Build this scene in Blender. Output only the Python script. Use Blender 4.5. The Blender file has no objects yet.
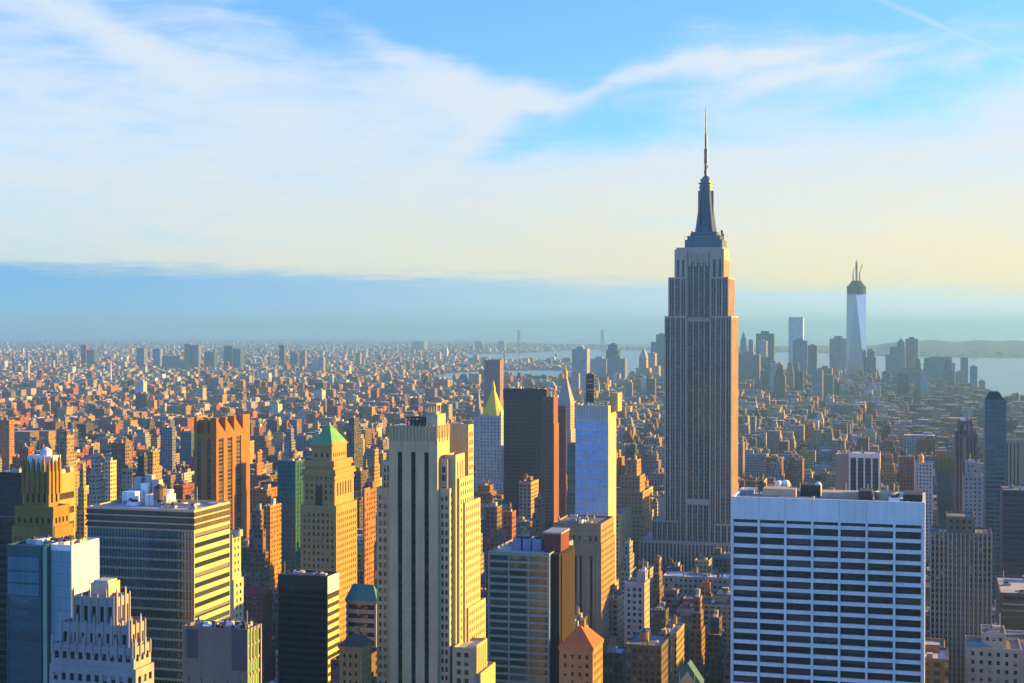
import bpy, math, random
import numpy as np
from mathutils import Vector, Matrix
rnd = random.Random(7)
S = bpy.context.scene
COL = S.collection

# ------------------------------------------------------------------ camera
F, CX, CY = 1468.0, 512.0, 341.5
EYE = 250.0
TH = math.radians(15.9)
PITCH = math.atan(14.5 / F)
REARTH = 7.4e6
cam_d = bpy.data.cameras.new("camera"); cam = bpy.data.objects.new("camera", cam_d); COL.objects.link(cam)
cam_d.sensor_width = 36.0; cam_d.lens = 36.0 * F / 1024.0
cam_d.clip_start = 1.0; cam_d.clip_end = 120000.0
cam.location = (0, 0, EYE); cam.rotation_euler = (math.pi / 2 - PITCH, 0, TH)
S.camera = cam

# ------------------------------------------------------------------ sun, sky, exposure
SUN_EL = math.radians(11.5)
SUN_AZ = math.radians(62.0)            # measured from +Y (down the avenues) towards +X (west)
sun_dir = Vector((math.sin(SUN_AZ) * math.cos(SUN_EL), math.cos(SUN_AZ) * math.cos(SUN_EL), math.sin(SUN_EL)))
sd = bpy.data.lights.new("sun", 'SUN'); so = bpy.data.objects.new("sun", sd); COL.objects.link(so)
sd.energy = 5.0; sd.angle = math.radians(0.5); sd.color = (1.0, 0.54, 0.025)
so.rotation_euler = (-sun_dir).to_track_quat('-Z', 'Y').to_euler(); so.location = (3000, 3000, 900)
S.view_settings.view_transform = 'Standard'; S.view_settings.look = 'None'
S.view_settings.exposure = 1.88; S.view_settings.gamma = 1.0
S.view_settings.use_curve_mapping = False
S.render.engine = 'CYCLES'
S.cycles.use_denoising = True
S.cycles.max_bounces = 5; S.cycles.diffuse_bounces = 2; S.cycles.glossy_bounces = 3; S.cycles.volume_bounces = 0
S.cycles.sample_clamp_indirect = 4.0

W = bpy.data.worlds.new("World"); S.world = W; W.use_nodes = True
class NT:
    def __init__(s, tree): s.t = tree; s.n = tree.nodes; s.l = tree.links
    def new(s, typ, **kw):
        n = s.n.new(typ)
        for k, v in kw.items(): setattr(n, k, v)
        return n
    def put(s, sock, v):
        if isinstance(v, bpy.types.NodeSocket): s.l.new(v, sock)
        elif v is not None: sock.default_value = v
    def math(s, op, a, b=None, c=None, clamp=False):
        n = s.new('ShaderNodeMath', operation=op, use_clamp=clamp)
        s.put(n.inputs[0], a); s.put(n.inputs[1], b)
        if c is not None: s.put(n.inputs[2], c)
        return n.outputs[0]
    def mix(s, f, a, b, mode='MIX'):
        n = s.new('ShaderNodeMix', data_type='RGBA', blend_type=mode)
        s.put(n.inputs[0], f); s.put(n.inputs[6], a); s.put(n.inputs[7], b)
        return n.outputs[2]
    def noise(s, vec, scale, detail=3, rough=.55, dist=0.0):
        n = s.new('ShaderNodeTexNoise'); s.put(n.inputs['Vector'], vec)
        n.inputs['Scale'].default_value = scale; n.inputs['Detail'].default_value = detail
        n.inputs['Roughness'].default_value = rough; n.inputs['Distortion'].default_value = dist
        return n.outputs[0]
    def ramp(s, f, lo, hi):
        n = s.new('ShaderNodeMapRange', interpolation_type='SMOOTHSTEP'); s.put(n.inputs[0], f)
        n.inputs[1].default_value = lo; n.inputs[2].default_value = hi
        return n.outputs[0]
    def comb(s, x, y, z=0.0):
        n = s.new('ShaderNodeCombineXYZ'); s.put(n.inputs[0], x); s.put(n.inputs[1], y); s.put(n.inputs[2], z); return n.outputs[0]

def build_sky():
    k = NT(W.node_tree); k.n.clear()
    out = k.new('ShaderNodeOutputWorld'); bg = k.new('ShaderNodeBackground'); k.l.new(bg.outputs[0], out.inputs[0])
    sky = k.new('ShaderNodeTexSky', sky_type='NISHITA'); sky.sun_disc = False
    sky.sun_elevation = SUN_EL; sky.sun_rotation = SUN_AZ; sky.altitude = 200; sky.air_density = 1.0; sky.dust_density = 0.6; sky.ozone_density = 3.0
    tc = k.new('ShaderNodeTexCoord')
    sep = k.new('ShaderNodeSeparateXYZ'); k.l.new(tc.outputs['Generated'], sep.inputs[0])
    x, y, z = sep.outputs
    # bearing (degrees, positive to the west of the middle of the view) and height above the horizon (degrees)
    ax = k.math('ADD', k.math('MULTIPLY', x, math.cos(TH)), k.math('MULTIPLY', y, math.sin(TH)))
    ay = k.math('ADD', k.math('MULTIPLY', x, -math.sin(TH)), k.math('MULTIPLY', y, math.cos(TH)))
    az = k.math('MULTIPLY', k.math('ARCTAN2', ax, ay), 57.29578)
    el = k.math('MULTIPLY', k.math('ARCSINE', z), 57.29578)
    D = 57.29578 / F
    P = lambda px, py: (math.degrees(math.atan((px - 512) / F)), math.degrees(math.atan((327 - py) / math.hypot(F, px - 512))))
    pos = k.comb(az, el)
    w1 = k.noise(pos, .22, 3, .5); w2 = k.noise(k.comb(el, az, 4.0), .22, 3, .5)
    azw = k.math('ADD', az, k.math('MULTIPLY', k.math('SUBTRACT', w1, .5), 5.0))
    elw = k.math('ADD', el, k.math('MULTIPLY', k.math('SUBTRACT', w2, .5), 2.6))
    def blob(px, py, rx, ry, ang=0.0, az=azw, el=elw):
        cx, cy = P(px, py); c, s_ = math.cos(math.radians(ang)), math.sin(math.radians(ang))
        dx = k.math('SUBTRACT', az, cx); dy = k.math('SUBTRACT', el, cy)
        a = k.math('DIVIDE', k.math('ADD', k.math('MULTIPLY', dx, c), k.math('MULTIPLY', dy, s_)), rx * D)
        b = k.math('DIVIDE', k.math('SUBTRACT', k.math('MULTIPLY', dy, c), k.math('MULTIPLY', dx, s_)), ry * D)
        r2 = k.math('ADD', k.math('MULTIPLY', a, a), k.math('MULTIPLY', b, b))
        return k.math('POWER', 2.71828, k.math('MULTIPLY', r2, -1.0))
    def add(*v):
        r = v[0]
        for q in v[1:]: r = k.math('ADD', r, q)
        return r
    m = lambda a, b: k.math('MULTIPLY', a, b)
    # thin streaked cirrus: noise drawn out along one direction
    rot = k.new('ShaderNodeMapping'); k.l.new(pos, rot.inputs[0]); rot.inputs['Rotation'].default_value = (0, 0, math.radians(-14)); rot.inputs['Scale'].default_value = (.10, .55, 1)
    wis = k.noise(rot.outputs[0], 1.8, 9, .66, .9)
    rot2 = k.new('ShaderNodeMapping'); k.l.new(k.comb(azw, elw), rot2.inputs[0]); rot2.inputs['Rotation'].default_value = (0, 0, math.radians(28)); rot2.inputs['Scale'].default_value = (.09, .35, 1)
    wis2 = k.noise(rot2.outputs[0], 1.8, 6, .62, .6)
    cover = k.ramp(el, 14.5, 5.0)                       # milky veil, denser lower down
    holes = add(m(blob(575, 133, 120, 30, 6), .95), m(blob(520, 40, 150, 40, -10), .9), m(blob(330, -15, 140, 40, -20), .7), m(blob(900, 95, 170, 22, 12), .55),
                m(blob(700, 5, 260, 28, 4), .7), m(blob(960, 15, 120, 30, 0), .45), m(blob(60, 230, 120, 40, 0), .28))
    streak = add(m(blob(680, 70, 230, 9, 10), .62), m(blob(405, 50, 120, 24, -34), .8), m(blob(490, 118, 60, 20, 40), .8), m(blob(120, 40, 150, 22, -18), .55), m(blob(840, 60, 120, 10, 14), .5))
    contrail = m(blob(957, 34, 95, 2.8, -26.0, az, el), .42)
    cl = add(m(cover, .75), m(k.math('SUBTRACT', wis, .34), 1.2), m(k.math('SUBTRACT', wis2, .5), .8), streak, m(holes, -1.0))
    cl = k.math('ADD', k.ramp(cl, -.15, 1.05), 0.0)
    cl = k.math('MAXIMUM', cl, contrail)
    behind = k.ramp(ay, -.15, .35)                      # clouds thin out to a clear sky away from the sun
    high = k.ramp(el, 34, 14)
    cl = m(cl, k.math('ADD', m(m(behind, high), .85), .12))
    west = k.ramp(az, -22, 30)
    lowf = k.ramp(el, 7.5, 1.5)
    ccol = k.mix(lowf, k.mix(west, SKY['cloud_hi_e'], SKY['cloud_hi_w']), k.mix(west, SKY['cloud_lo_e'], SKY['cloud_lo_w']))
    # blue grey bank low over the horizon
    edge = k.math('ADD', k.math('ADD', 1.98, m(az, -.028)), m(k.math('SUBTRACT', k.noise(k.comb(m(az, .22), m(el, 2.2)), 1.0, 8, .68), .5), 1.8))
    bank = k.ramp(k.math('SUBTRACT', edge, el), -.30, .55)
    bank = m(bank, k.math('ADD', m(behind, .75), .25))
    bcol = k.mix(west, SKY['bank_e'], SKY['bank_w'])
    bcol = k.mix(k.ramp(el, 0.0, 1.6), k.mix(west, SKY['bank_lo_e'], SKY['bank_lo_w']), bcol)
    base = k.mix(1.0, sky.outputs[0], SKY['tint'], 'MULTIPLY')
    basex = k.new('ShaderNodeVectorMath', operation='SCALE'); k.l.new(base, basex.inputs[0]); basex.inputs['Scale'].default_value = SKY['strength']
    c = k.mix(cl, basex.outputs[0], ccol)
    c = k.mix(m(bank, .92), c, bcol)
    # away from the sunset and overhead, blue tint added as fill for shaded walls
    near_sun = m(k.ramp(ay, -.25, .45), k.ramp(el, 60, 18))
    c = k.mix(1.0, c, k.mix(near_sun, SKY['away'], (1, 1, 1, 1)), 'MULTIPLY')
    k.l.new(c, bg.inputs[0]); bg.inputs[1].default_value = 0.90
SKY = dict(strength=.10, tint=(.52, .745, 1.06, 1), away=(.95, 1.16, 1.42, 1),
           cloud_hi_e=(.222, .255, .285, 1), cloud_hi_w=(.24, .26, .275, 1), cloud_lo_e=(.248, .252, .225, 1), cloud_lo_w=(.33, .275, .155, 1),
           bank_e=(.048, .148, .262, 1), bank_w=(.27, .31, .29, 1), bank_lo_e=(.060, .165, .27, 1), bank_lo_w=(.29, .33, .30, 1))
build_sky()

# ------------------------------------------------------------------ geometry of the view
cT, sT = math.cos(TH), math.sin(TH); cP, sP = math.cos(PITCH), math.sin(PITCH)
def ray(px, py=341.5):
    u = (px - CX) / F; v = (CY - py) / F
    a = cP + v * sP; zz = -sP + v * cP; u /= a; zz /= a
    return (cT * u - sT, sT * u + cT, zz)
def project(x, y, z):
    d = -sT * x + cT * y; r = cT * x + sT * y; h = z - EYE
    dd = d * cP - h * sP; uu = d * sP + h * cP
    return CX + F * r / dd, CY - F * uu / dd
def drop(x, y): return -(x * x + y * y) / (2 * REARTH)
LAND = 2.0
def gz(x, y): return drop(x, y) + LAND
def zat(px, py, D): return EYE + ray(px, py)[2] * D
def xat(px, Y):
    r = ray(px); return r[0] / r[1] * Y
def zaty(px, py, Y):
    r = ray(px, py); return EYE + r[2] / r[1] * Y
def plan(pxl, pxr, pxs, D, depth=None):
    r = ray(pxr); x1 = r[0] * D; y0 = r[1] * D
    x0 = xat(pxl, y0)
    if depth is not None: y1 = y0 + depth
    else:
        q = ray(pxs); y1 = x1 / q[0] * q[1]
    return x0, x1, y0, y1

# ------------------------------------------------------------------ materials
MATS = {}
def basic(name):
    m = bpy.data.materials.new(name); m.use_nodes = True; k = NT(m.node_tree); k.n.clear()
    o = k.new('ShaderNodeOutputMaterial'); b = k.new('ShaderNodeBsdfPrincipled'); k.l.new(b.outputs[0], o.inputs[0])
    return m, k, b
def wallmat(name, col, rough=.85, var=.22, metallic=0.0, course=0.0, joint=.75):
    """weathered wall: blotches, vertical rain streaks, optional horizontal courses"""
    if name in MATS: return MATS[name]
    m, k, b = basic(name)
    tc = k.new('ShaderNodeTexCoord').outputs['Object']
    n1 = k.noise(tc, .06, 4, .6); n2 = k.noise(tc, 1.3, 3, .6)
    mp = k.new('ShaderNodeMapping'); k.l.new(tc, mp.inputs[0]); mp.inputs['Scale'].default_value = (1, 1, .05)
    n3 = k.noise(mp.outputs[0], .7, 4, .65)
    f = k.math('ADD', k.math('ADD', k.math('MULTIPLY', n1, .5), k.math('MULTIPLY', n2, .2)), k.math('MULTIPLY', n3, .5))
    f = k.ramp(f, .42, .80)
    lo = tuple(c * (1 - var) for c in col) + (1,); hi = tuple(min(.9, c * (1 + var)) for c in col) + (1,)
    c = k.mix(f, lo, hi)
    if course:
        sp = k.new('ShaderNodeSeparateXYZ'); k.l.new(tc, sp.inputs[0])
        fr = k.math('FRACT', k.math('DIVIDE', sp.outputs[2], course))
        c = k.mix(k.math('LESS_THAN', fr, .08), c, tuple(q * joint for q in col) + (1,))
    k.l.new(c, b.inputs['Base Color']); b.inputs['Roughness'].default_value = rough; b.inputs['Metallic'].default_value = metallic
    b.inputs['Specular IOR Level'].default_value = .25
    MATS[name] = m; return m
def glassmat(name, col, blind=(.30, .29, .26), pb=.35, rough=.06, spec=.5, metallic=0.0, spandrel=None, vary=1.0):
    """window glass: dark room behind, blinds drawn to a different height in each pane, slightly wavy reflection"""
    if name in MATS: return MATS[name]
    m, k, b = basic(name)
    oi = k.new('ShaderNodeObjectInfo'); tcn = k.new('ShaderNodeTexCoord')
    wn = k.new('ShaderNodeTexWhiteNoise', noise_dimensions='1D'); k.l.new(oi.outputs['Random'], wn.inputs['W'])
    gsep = k.new('ShaderNodeSeparateXYZ'); k.l.new(tcn.outputs['Generated'], gsep.inputs[0])
    has = k.math('LESS_THAN', oi.outputs['Random'], pb)
    lev = k.math('GREATER_THAN', gsep.outputs[2], wn.outputs['Value'])
    c = k.mix(k.math('MULTIPLY', has, lev), k.mix(wn.outputs['Value'], tuple(q * (1 - .45 * vary) for q in col) + (1,), tuple(q * (1 + .4 * vary) for q in col) + (1,)), tuple(blind) + (1,))
    if spandrel:
        sp = k.new('ShaderNodeSeparateXYZ'); k.l.new(tcn.outputs['Object'], sp.inputs[0])
        fl, fr_, scol = spandrel
        s_ = k.math('LESS_THAN', k.math('FRACT', k.math('DIVIDE', sp.outputs[2], fl)), fr_)
        cell = k.new('ShaderNodeTexWhiteNoise', noise_dimensions='2D'); k.l.new(k.comb(k.math('FLOOR', k.math('DIVIDE', sp.outputs[2], fl)), oi.outputs['Random']), cell.inputs[0])
        c = k.mix(k.math('MULTIPLY', k.math('LESS_THAN', cell.outputs['Value'], pb), .7), tuple(col) + (1,), tuple(blind) + (1,))
        c = k.mix(s_, c, tuple(scol) + (1,))
        k.l.new(k.math('ADD', k.math('MULTIPLY', s_, .5), rough), b.inputs['Roughness'])
    else:
        b.inputs['Roughness'].default_value = rough
    k.l.new(c, b.inputs['Base Color'])
    b.inputs['Metallic'].default_value = metallic; b.inputs['Specular IOR Level'].default_value = spec
    bp = k.new('ShaderNodeBump'); bp.inputs['Strength'].default_value = .12; bp.inputs['Distance'].default_value = 1.0
    k.l.new(k.noise(tcn.outputs['Object'], .25, 2), bp.inputs['Height']); k.l.new(bp.outputs[0], b.inputs['Normal'])
    MATS[name] = m; return m
def citymat(name, glass=False):
    """walls of whole blocks: face colour from an attribute, window grid from the wall's own metres"""
    if name in MATS: return MATS[name]
    m, k, b = basic(name)
    at = k.new('ShaderNodeAttribute', attribute_name='wall_colour'); ab = k.new('ShaderNodeAttribute', attribute_name='bay')
    uv = k.new('ShaderNodeUVMap', uv_map='metres'); sp = k.new('ShaderNodeSeparateXYZ'); k.l.new(uv.outputs[0], sp.inputs[0])
    u, v = sp.outputs[0], sp.outputs[1]
    ge = k.new('ShaderNodeNewGeometry'); gn = k.new('ShaderNodeSeparateXYZ'); k.l.new(ge.outputs['Normal'], gn.inputs[0])
    side = k.math('LESS_THAN', gn.outputs[2], .5)
    uu = k.math('DIVIDE', u, ab.outputs['Fac']); vv = k.math('DIVIDE', v, 3.7)
    fu, fv = k.math('FRACT', uu), k.math('FRACT', vv)
    if glass:
        iu = k.math('GREATER_THAN', fu, .10); iv = k.math('GREATER_THAN', fv, .34)
    else:
        iu = k.math('COMPARE', fu, .5, .27); iv = k.math('COMPARE', fv, .55, .27)
    win = k.math('MULTIPLY', k.math('MULTIPLY', iu, iv), k.math('MULTIPLY', side, at.outputs['Alpha']))
    wn = k.new('ShaderNodeTexWhiteNoise', noise_dimensions='3D'); k.l.new(k.comb(k.math('FLOOR', uu), k.math('FLOOR', vv), ab.outputs['Fac']), wn.inputs[0])
    dark = k.mix(k.math('GREATER_THAN', wn.outputs['Value'], .80), (.018, .024, .034, 1) if not glass else (.02, .05, .075, 1), (.16, .155, .14, 1) if not glass else (.05, .09, .12, 1))
    pos = ge.outputs['Position']
    nz = k.ramp(k.math('ADD', k.math('MULTIPLY', k.noise(pos, .05, 4, .6), .6), k.math('MULTIPLY', k.noise(pos, .5, 3), .4)), .3, .7)
    wall = k.mix(1.0, at.outputs['Color'], k.mix(nz, (.72, .72, .72, 1), (1.2, 1.2, 1.2, 1)), 'MULTIPLY')
    k.l.new(k.mix(win, wall, dark), b.inputs['Base Color'])
    k.l.new(k.math('SUBTRACT', .85, k.math('MULTIPLY', win, .72)), b.inputs['Roughness'])
    b.inputs['Specular IOR Level'].default_value = .4
    MATS[name] = m; return m
CITY = citymat('city_masonry'); CITYG = citymat('city_glazing', True)

# ------------------------------------------------------------------ mesh builder
class MB:
    def __init__(s): s.v = []; s.f = []
    def quad(s, a, b, c, d):
        n = len(s.v); s.v += [a, b, c, d]; s.f.append((n, n + 1, n + 2, n + 3))
    def box(s, x0, x1, y0, y1, z0, z1, bottom=True, top=True):
        n = len(s.v)
        s.v += [(x0, y0, z0), (x1, y0, z0), (x1, y1, z0), (x0, y1, z0), (x0, y0, z1), (x1, y0, z1), (x1, y1, z1), (x0, y1, z1)]
        s.f += [(n, n + 1, n + 5, n + 4), (n + 1, n + 2, n + 6, n + 5), (n + 2, n + 3, n + 7, n + 6), (n + 3, n, n + 4, n + 7)]
        if top: s.f.append((n + 4, n + 5, n + 6, n + 7))
        if bottom: s.f.append((n + 3, n + 2, n + 1, n))
    def ring(s, rings, cap=True):
        """rings: list of equal-length point loops, counter-clockwise from above, bottom to top"""
        n = len(s.v); m = len(rings[0])
        for r in rings: s.v += r
        for i in range(len(rings) - 1):
            for j in range(m):
                a = n + i * m + j; b = n + i * m + (j + 1) % m
                s.f.append((a, b, b + m, a + m))
        if cap:
            s.f.append(tuple(n + (len(rings) - 1) * m + j for j in range(m)))
            s.f.append(tuple(n + j for j in reversed(range(m))))
    def lathe(s, cx, cy, prof, m=12):
        s.ring([[(cx + r * math.cos(2 * math.pi * j / m), cy + r * math.sin(2 * math.pi * j / m), z) for j in range(m)] for r, z in prof])
    def frustum(s, b0, z0, b1, z1):
        f = lambda b, z: [(b[0], b[2], z), (b[1], b[2], z), (b[1], b[3], z), (b[0], b[3], z)]
        s.ring([f(b0, z0), f(b1, z1)])
    def bar(s, p, q, w):
        p, q = Vector(p), Vector(q); d = (q - p).normalized()
        a = d.orthogonal().normalized() * w / 2; b = d.cross(a).normalized() * w / 2
        s.ring([[tuple(o + a + b), tuple(o - a + b), tuple(o - a - b), tuple(o + a - b)] for o in (p, q)])
    def build(s, name, mat, parent=None, off=(0, 0, 0)):
        me = bpy.data.meshes.new(name)
        ox, oy, oz = off
        me.from_pydata([(a - ox, b - oy, c - oz) for a, b, c in s.v], [], s.f)
        me.materials.append(mat)
        o = bpy.data.objects.new(name, me); COL.objects.link(o)
        if parent: o.parent = parent
        return o

def boxes_mesh(name, B, mat, parent=None, off=(0, 0, 0)):
    """B: n x 14 array: x0 x1 y0 y1 z0 z1, wall rgb, has windows, roof rgb, bay -> one mesh"""
    B = np.asarray(B, dtype=np.float64).reshape(-1, 14); n = len(B)
    x0, x1, y0, y1, z0, z1 = (B[:, i] for i in range(6))
    co = np.stack([np.stack(t, 1) for t in ((x0, y0, z0), (x1, y0, z0), (x1, y1, z0), (x0, y1, z0), (x0, y0, z1), (x1, y0, z1), (x1, y1, z1), (x0, y1, z1))], 1) - np.array(off)
    fl = np.array([[0, 1, 5, 4], [1, 2, 6, 5], [2, 3, 7, 6], [3, 0, 4, 7], [4, 5, 6, 7]])
    idx = (np.arange(n) * 8)[:, None, None] + fl[None]
    me = bpy.data.meshes.new(name)
    me.vertices.add(n * 8); me.vertices.foreach_set('co', co.reshape(-1).astype(np.float32))
    me.loops.add(n * 20); me.loops.foreach_set('vertex_index', idx.reshape(-1).astype(np.int32))
    me.polygons.add(n * 5); me.polygons.foreach_set('loop_start', np.arange(0, n * 20, 4, dtype=np.int32))
    w, d, h = x1 - x0, y1 - y0, z1 - z0; Z = np.zeros(n)
    uv = np.zeros((n, 5, 4, 2))
    for i, L in enumerate((w, d, w, d)):
        uv[:, i, 1, 0] = L; uv[:, i, 2, 0] = L; uv[:, i, 2, 1] = h; uv[:, i, 3, 1] = h
    ul = me.uv_layers.new(name='metres'); ul.data.foreach_set('uv', uv.reshape(-1).astype(np.float32))
    ca = me.attributes.new('wall_colour', 'FLOAT_COLOR', 'FACE')
    c = np.zeros((n, 5, 4)); c[:, :4, :3] = B[:, None, 6:9]; c[:, :4, 3] = B[:, None, 9]; c[:, 4, :3] = B[:, 10:13]
    ca.data.foreach_set('color', c.reshape(-1).astype(np.float32))
    ba = me.attributes.new('bay', 'FLOAT', 'FACE'); ba.data.foreach_set('value', np.repeat(B[:, 13], 5).astype(np.float32))
    me.polygons.foreach_set('use_smooth', np.zeros(n * 5, dtype=bool))
    me.update(calc_edges=True); me.validate()
    me.materials.append(mat)
    o = bpy.data.objects.new(name, me); COL.objects.link(o)
    if parent: o.parent = parent
    return o

def tag(o, label=None, cat=None, group=None, kind=None):
    if label: o['label'] = label
    if cat: o['category'] = cat
    if group: o['group'] = group
    if kind: o['kind'] = kind
    return o
def empty(name, loc):
    o = bpy.data.objects.new(name, None); COL.objects.link(o); o.location = loc; return o

FOOT = []       # footprints already built on
RECT = []       # (distance, px left, px right, py top, short name) of landmarks in view

# ------------------------------------------------------------------ facades with real openings
def grid_cols(U, bay, frac, margin):
    n = max(1, int(round((U - 2 * margin) / bay))); b = (U - 2 * margin) / n
    return [(margin + i * b + b * (1 - frac) / 2, margin + i * b + b * (1 + frac) / 2) for i in range(n)]
def pair_cols(U, bay, frac, margin, gap):
    out = []
    for a, b in grid_cols(U, bay, frac, margin): c = (a + b) / 2; out += [(a, c - gap / 2), (c + gap / 2, b)]
    return out
def grid_rows(z0, z1, floor, frac, head, foot=2.0):
    rows = []; z = z1 - head
    while z - floor * frac > z0 + foot:
        rows.append((z - floor * frac, z)); z -= floor
    return rows[::-1]
def spec_cells(spec, U, z0, z1):
    t = spec['t']; m = spec.get('margin', 1.0); head = spec.get('head', 2.0)
    if t == 'grid': return grid_cols(U, spec['bay'], spec['wf'], m), grid_rows(z0, z1, spec['floor'], spec['hf'], head)
    if t == 'ribbon':
        n = spec.get('n', 1); g = spec.get('gap', .6); w = (U - 2 * m - g * (n - 1)) / n
        return [(m + i * (w + g), m + i * (w + g) + w) for i in range(n)], grid_rows(z0, z1, spec['floor'], spec['hf'], head)
    if t == 'strip':
        cols = pair_cols(U, spec['bay'], spec['wf'], m, spec['pair']) if spec.get('pair') else grid_cols(U, spec['bay'], spec['wf'], m)
        return cols, [(z0 + spec.get('foot', .5), z1 - head)]
def face(mb, side, u0, u1, p, z0, z1, spec, wins, depth=.45):
    """one wall: N looks to -Y at y=p (u = x), W looks to +X at x=p (u = y), E looks to -X, S to +Y"""
    sg = {'N': 1, 'W': -1, 'E': 1, 'S': -1}[side]
    def pt(u, z, d=0.0): return (u, p + sg * d, z) if side in 'NS' else (p + sg * d, u, z)
    flip = side in 'ES'
    def q(a, b, c, d): mb.quad(d, c, b, a) if flip else mb.quad(a, b, c, d)
    if spec is None:
        q(pt(u0, z0), pt(u1, z0), pt(u1, z1), pt(u0, z1)); return
    depth = spec.get('depth', depth)
    cols, rows = spec_cells(spec, u1 - u0, z0, z1)
    rows = [r for r in rows if r[1] - r[0] > .3 and r[1] < z1 and r[0] > z0]
    cols = [(u0 + a, u0 + b) for a, b in cols]
    zz = z0
    for a, b in rows + [(z1, z1)]:
        if a > zz + 1e-4: q(pt(u0, zz), pt(u1, zz), pt(u1, a), pt(u0, a))
        if a >= z1: break
        uu = u0
        for c, d in cols + [(u1, u1)]:
            if c > uu + 1e-4: q(pt(uu, a), pt(c, a), pt(c, b), pt(uu, b))
            if c >= u1: break
            q(pt(c, a), pt(d, a), pt(d, a, depth), pt(c, a, depth)); q(pt(c, b, depth), pt(d, b, depth), pt(d, b), pt(c, b))
            q(pt(c, a, depth), pt(c, b, depth), pt(c, b), pt(c, a)); q(pt(d, a), pt(d, b), pt(d, b, depth), pt(d, a, depth))
            wins.append((side, (c + d) / 2, (a + b) / 2, d - c, b - a, p + sg * depth))
            uu = d
        zz = b

PANE = {}
class Thing:
    def __init__(s, name, label, cat, short, D, x0, x1, y0, y1, zb=None, group=None):
        s.c = ((x0 + x1) / 2, (y0 + y1) / 2, gz((x0 + x1) / 2, (y0 + y1) / 2) if zb is None else zb)
        s.root = tag(empty(name, s.c), label, cat, group); s.short = short; s.D = D
        s.wall = MB(); s.roof = MB(); s.wins = []
        FOOT.append((x0, x1, y0, y1))
    def part(s, name, mb, mat, parent=None, label=None):
        o = mb.build(name, mat, None, s.c); o.parent = parent or s.root
        if label: o['label'] = label
        return o
    def tier(s, x0, x1, y0, y1, z0, z1, N=None, Wt=None, E=None, parapet=1.0, mb=None):
        mb = mb or s.wall
        face(mb, 'N', x0, x1, y0, z0, z1, N, s.wins); face(mb, 'W', y0, y1, x1, z0, z1, Wt, s.wins)
        face(mb, 'E', y0, y1, x0, z0, z1, E, s.wins); face(mb, 'S', x0, x1, y1, z0, z1, None, s.wins)
        t = .45; zr = z1 - parapet
        a = [(x0, y0), (x1, y0), (x1, y1), (x0, y1)]; b = [(x0 + t, y0 + t), (x1 - t, y0 + t), (x1 - t, y1 - t), (x0 + t, y1 - t)]
        for i in range(4):
            j = (i + 1) % 4
            mb.quad((*a[i], z1), (*a[j], z1), (*b[j], z1), (*b[i], z1))
            mb.quad((*b[i], z1), (*b[j], z1), (*b[j], zr), (*b[i], zr))
        s.roof.quad(*[(*q, zr) for q in b])
    def windows(s, mat, name='window', matW=None, limit=100):
        """each opening's pane an object of its own (the hundred that show largest), the rest of a tall facade one stuff part"""
        vis, rest = [], []
        for w in s.wins:
            side, u, z, ww, hh, p = w
            x, y = (u, p) if side in 'NS' else (p, u)
            px, py = project(x, y, z)
            ok = -10 < px < 1034 and py < 690 and side in 'NW'
            (vis if ok else rest).append((-z, w))
        big = {}
        vis.sort(key=lambda t: (-round(t[1][3] * t[1][4] * (1.0 if t[1][0] == 'N' else .35), 0), t[0]))
        rest += vis[limit:]; vis = vis[:limit]
        for _, (side, u, z, ww, hh, p) in vis:
            m_ = (matW if side == 'W' and matW else mat)
            key = (side in 'NS', round(ww, 2), round(hh, 2), m_.name)
            me = PANE.get(key)
            if me is None:
                a, h = ww / 2, hh / 2
                me = bpy.data.meshes.new(name)
                me.from_pydata([(-a, 0, -h), (a, 0, -h), (a, 0, h), (-a, 0, h)] if side in 'NS' else [(0, -a, -h), (0, a, -h), (0, a, h), (0, -a, h)], [], [(0, 1, 2, 3)])
                me.materials.append(m_); PANE[key] = me
            o = bpy.data.objects.new(name, me); COL.objects.link(o); o.parent = s.root
            x, y = (u, p) if side in 'NS' else (p, u)
            o.location = (x - s.c[0], y - s.c[1], z - s.c[2])
        if rest:
            mb = MB(); mbw = MB()
            for _, (side, u, z, ww, hh, p) in rest:
                a, h = ww / 2, hh / 2
                t = mbw if side == 'W' and matW else mb
                if side in 'NS': t.quad((u - a, p, z - h), (u + a, p, z - h), (u + a, p, z + h), (u - a, p, z + h))
                else: t.quad((p, u - a, z - h), (p, u + a, z - h), (p, u + a, z + h), (p, u - a, z + h))
            if mb.f: s.part('glazing', mb, mat)['kind'] = 'stuff'
            if mbw.f: s.part('side_glazing', mbw, matW)['kind'] = 'stuff'
        s.wins = []
    def done(s, wallm, roofm, px=None):
        s.part('wall', s.wall, wallm)
        if s.roof.f: s.part('roof', s.roof, roofm)
        if px: RECT.append((s.D, px[0], px[1], px[2], s.short))

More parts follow.
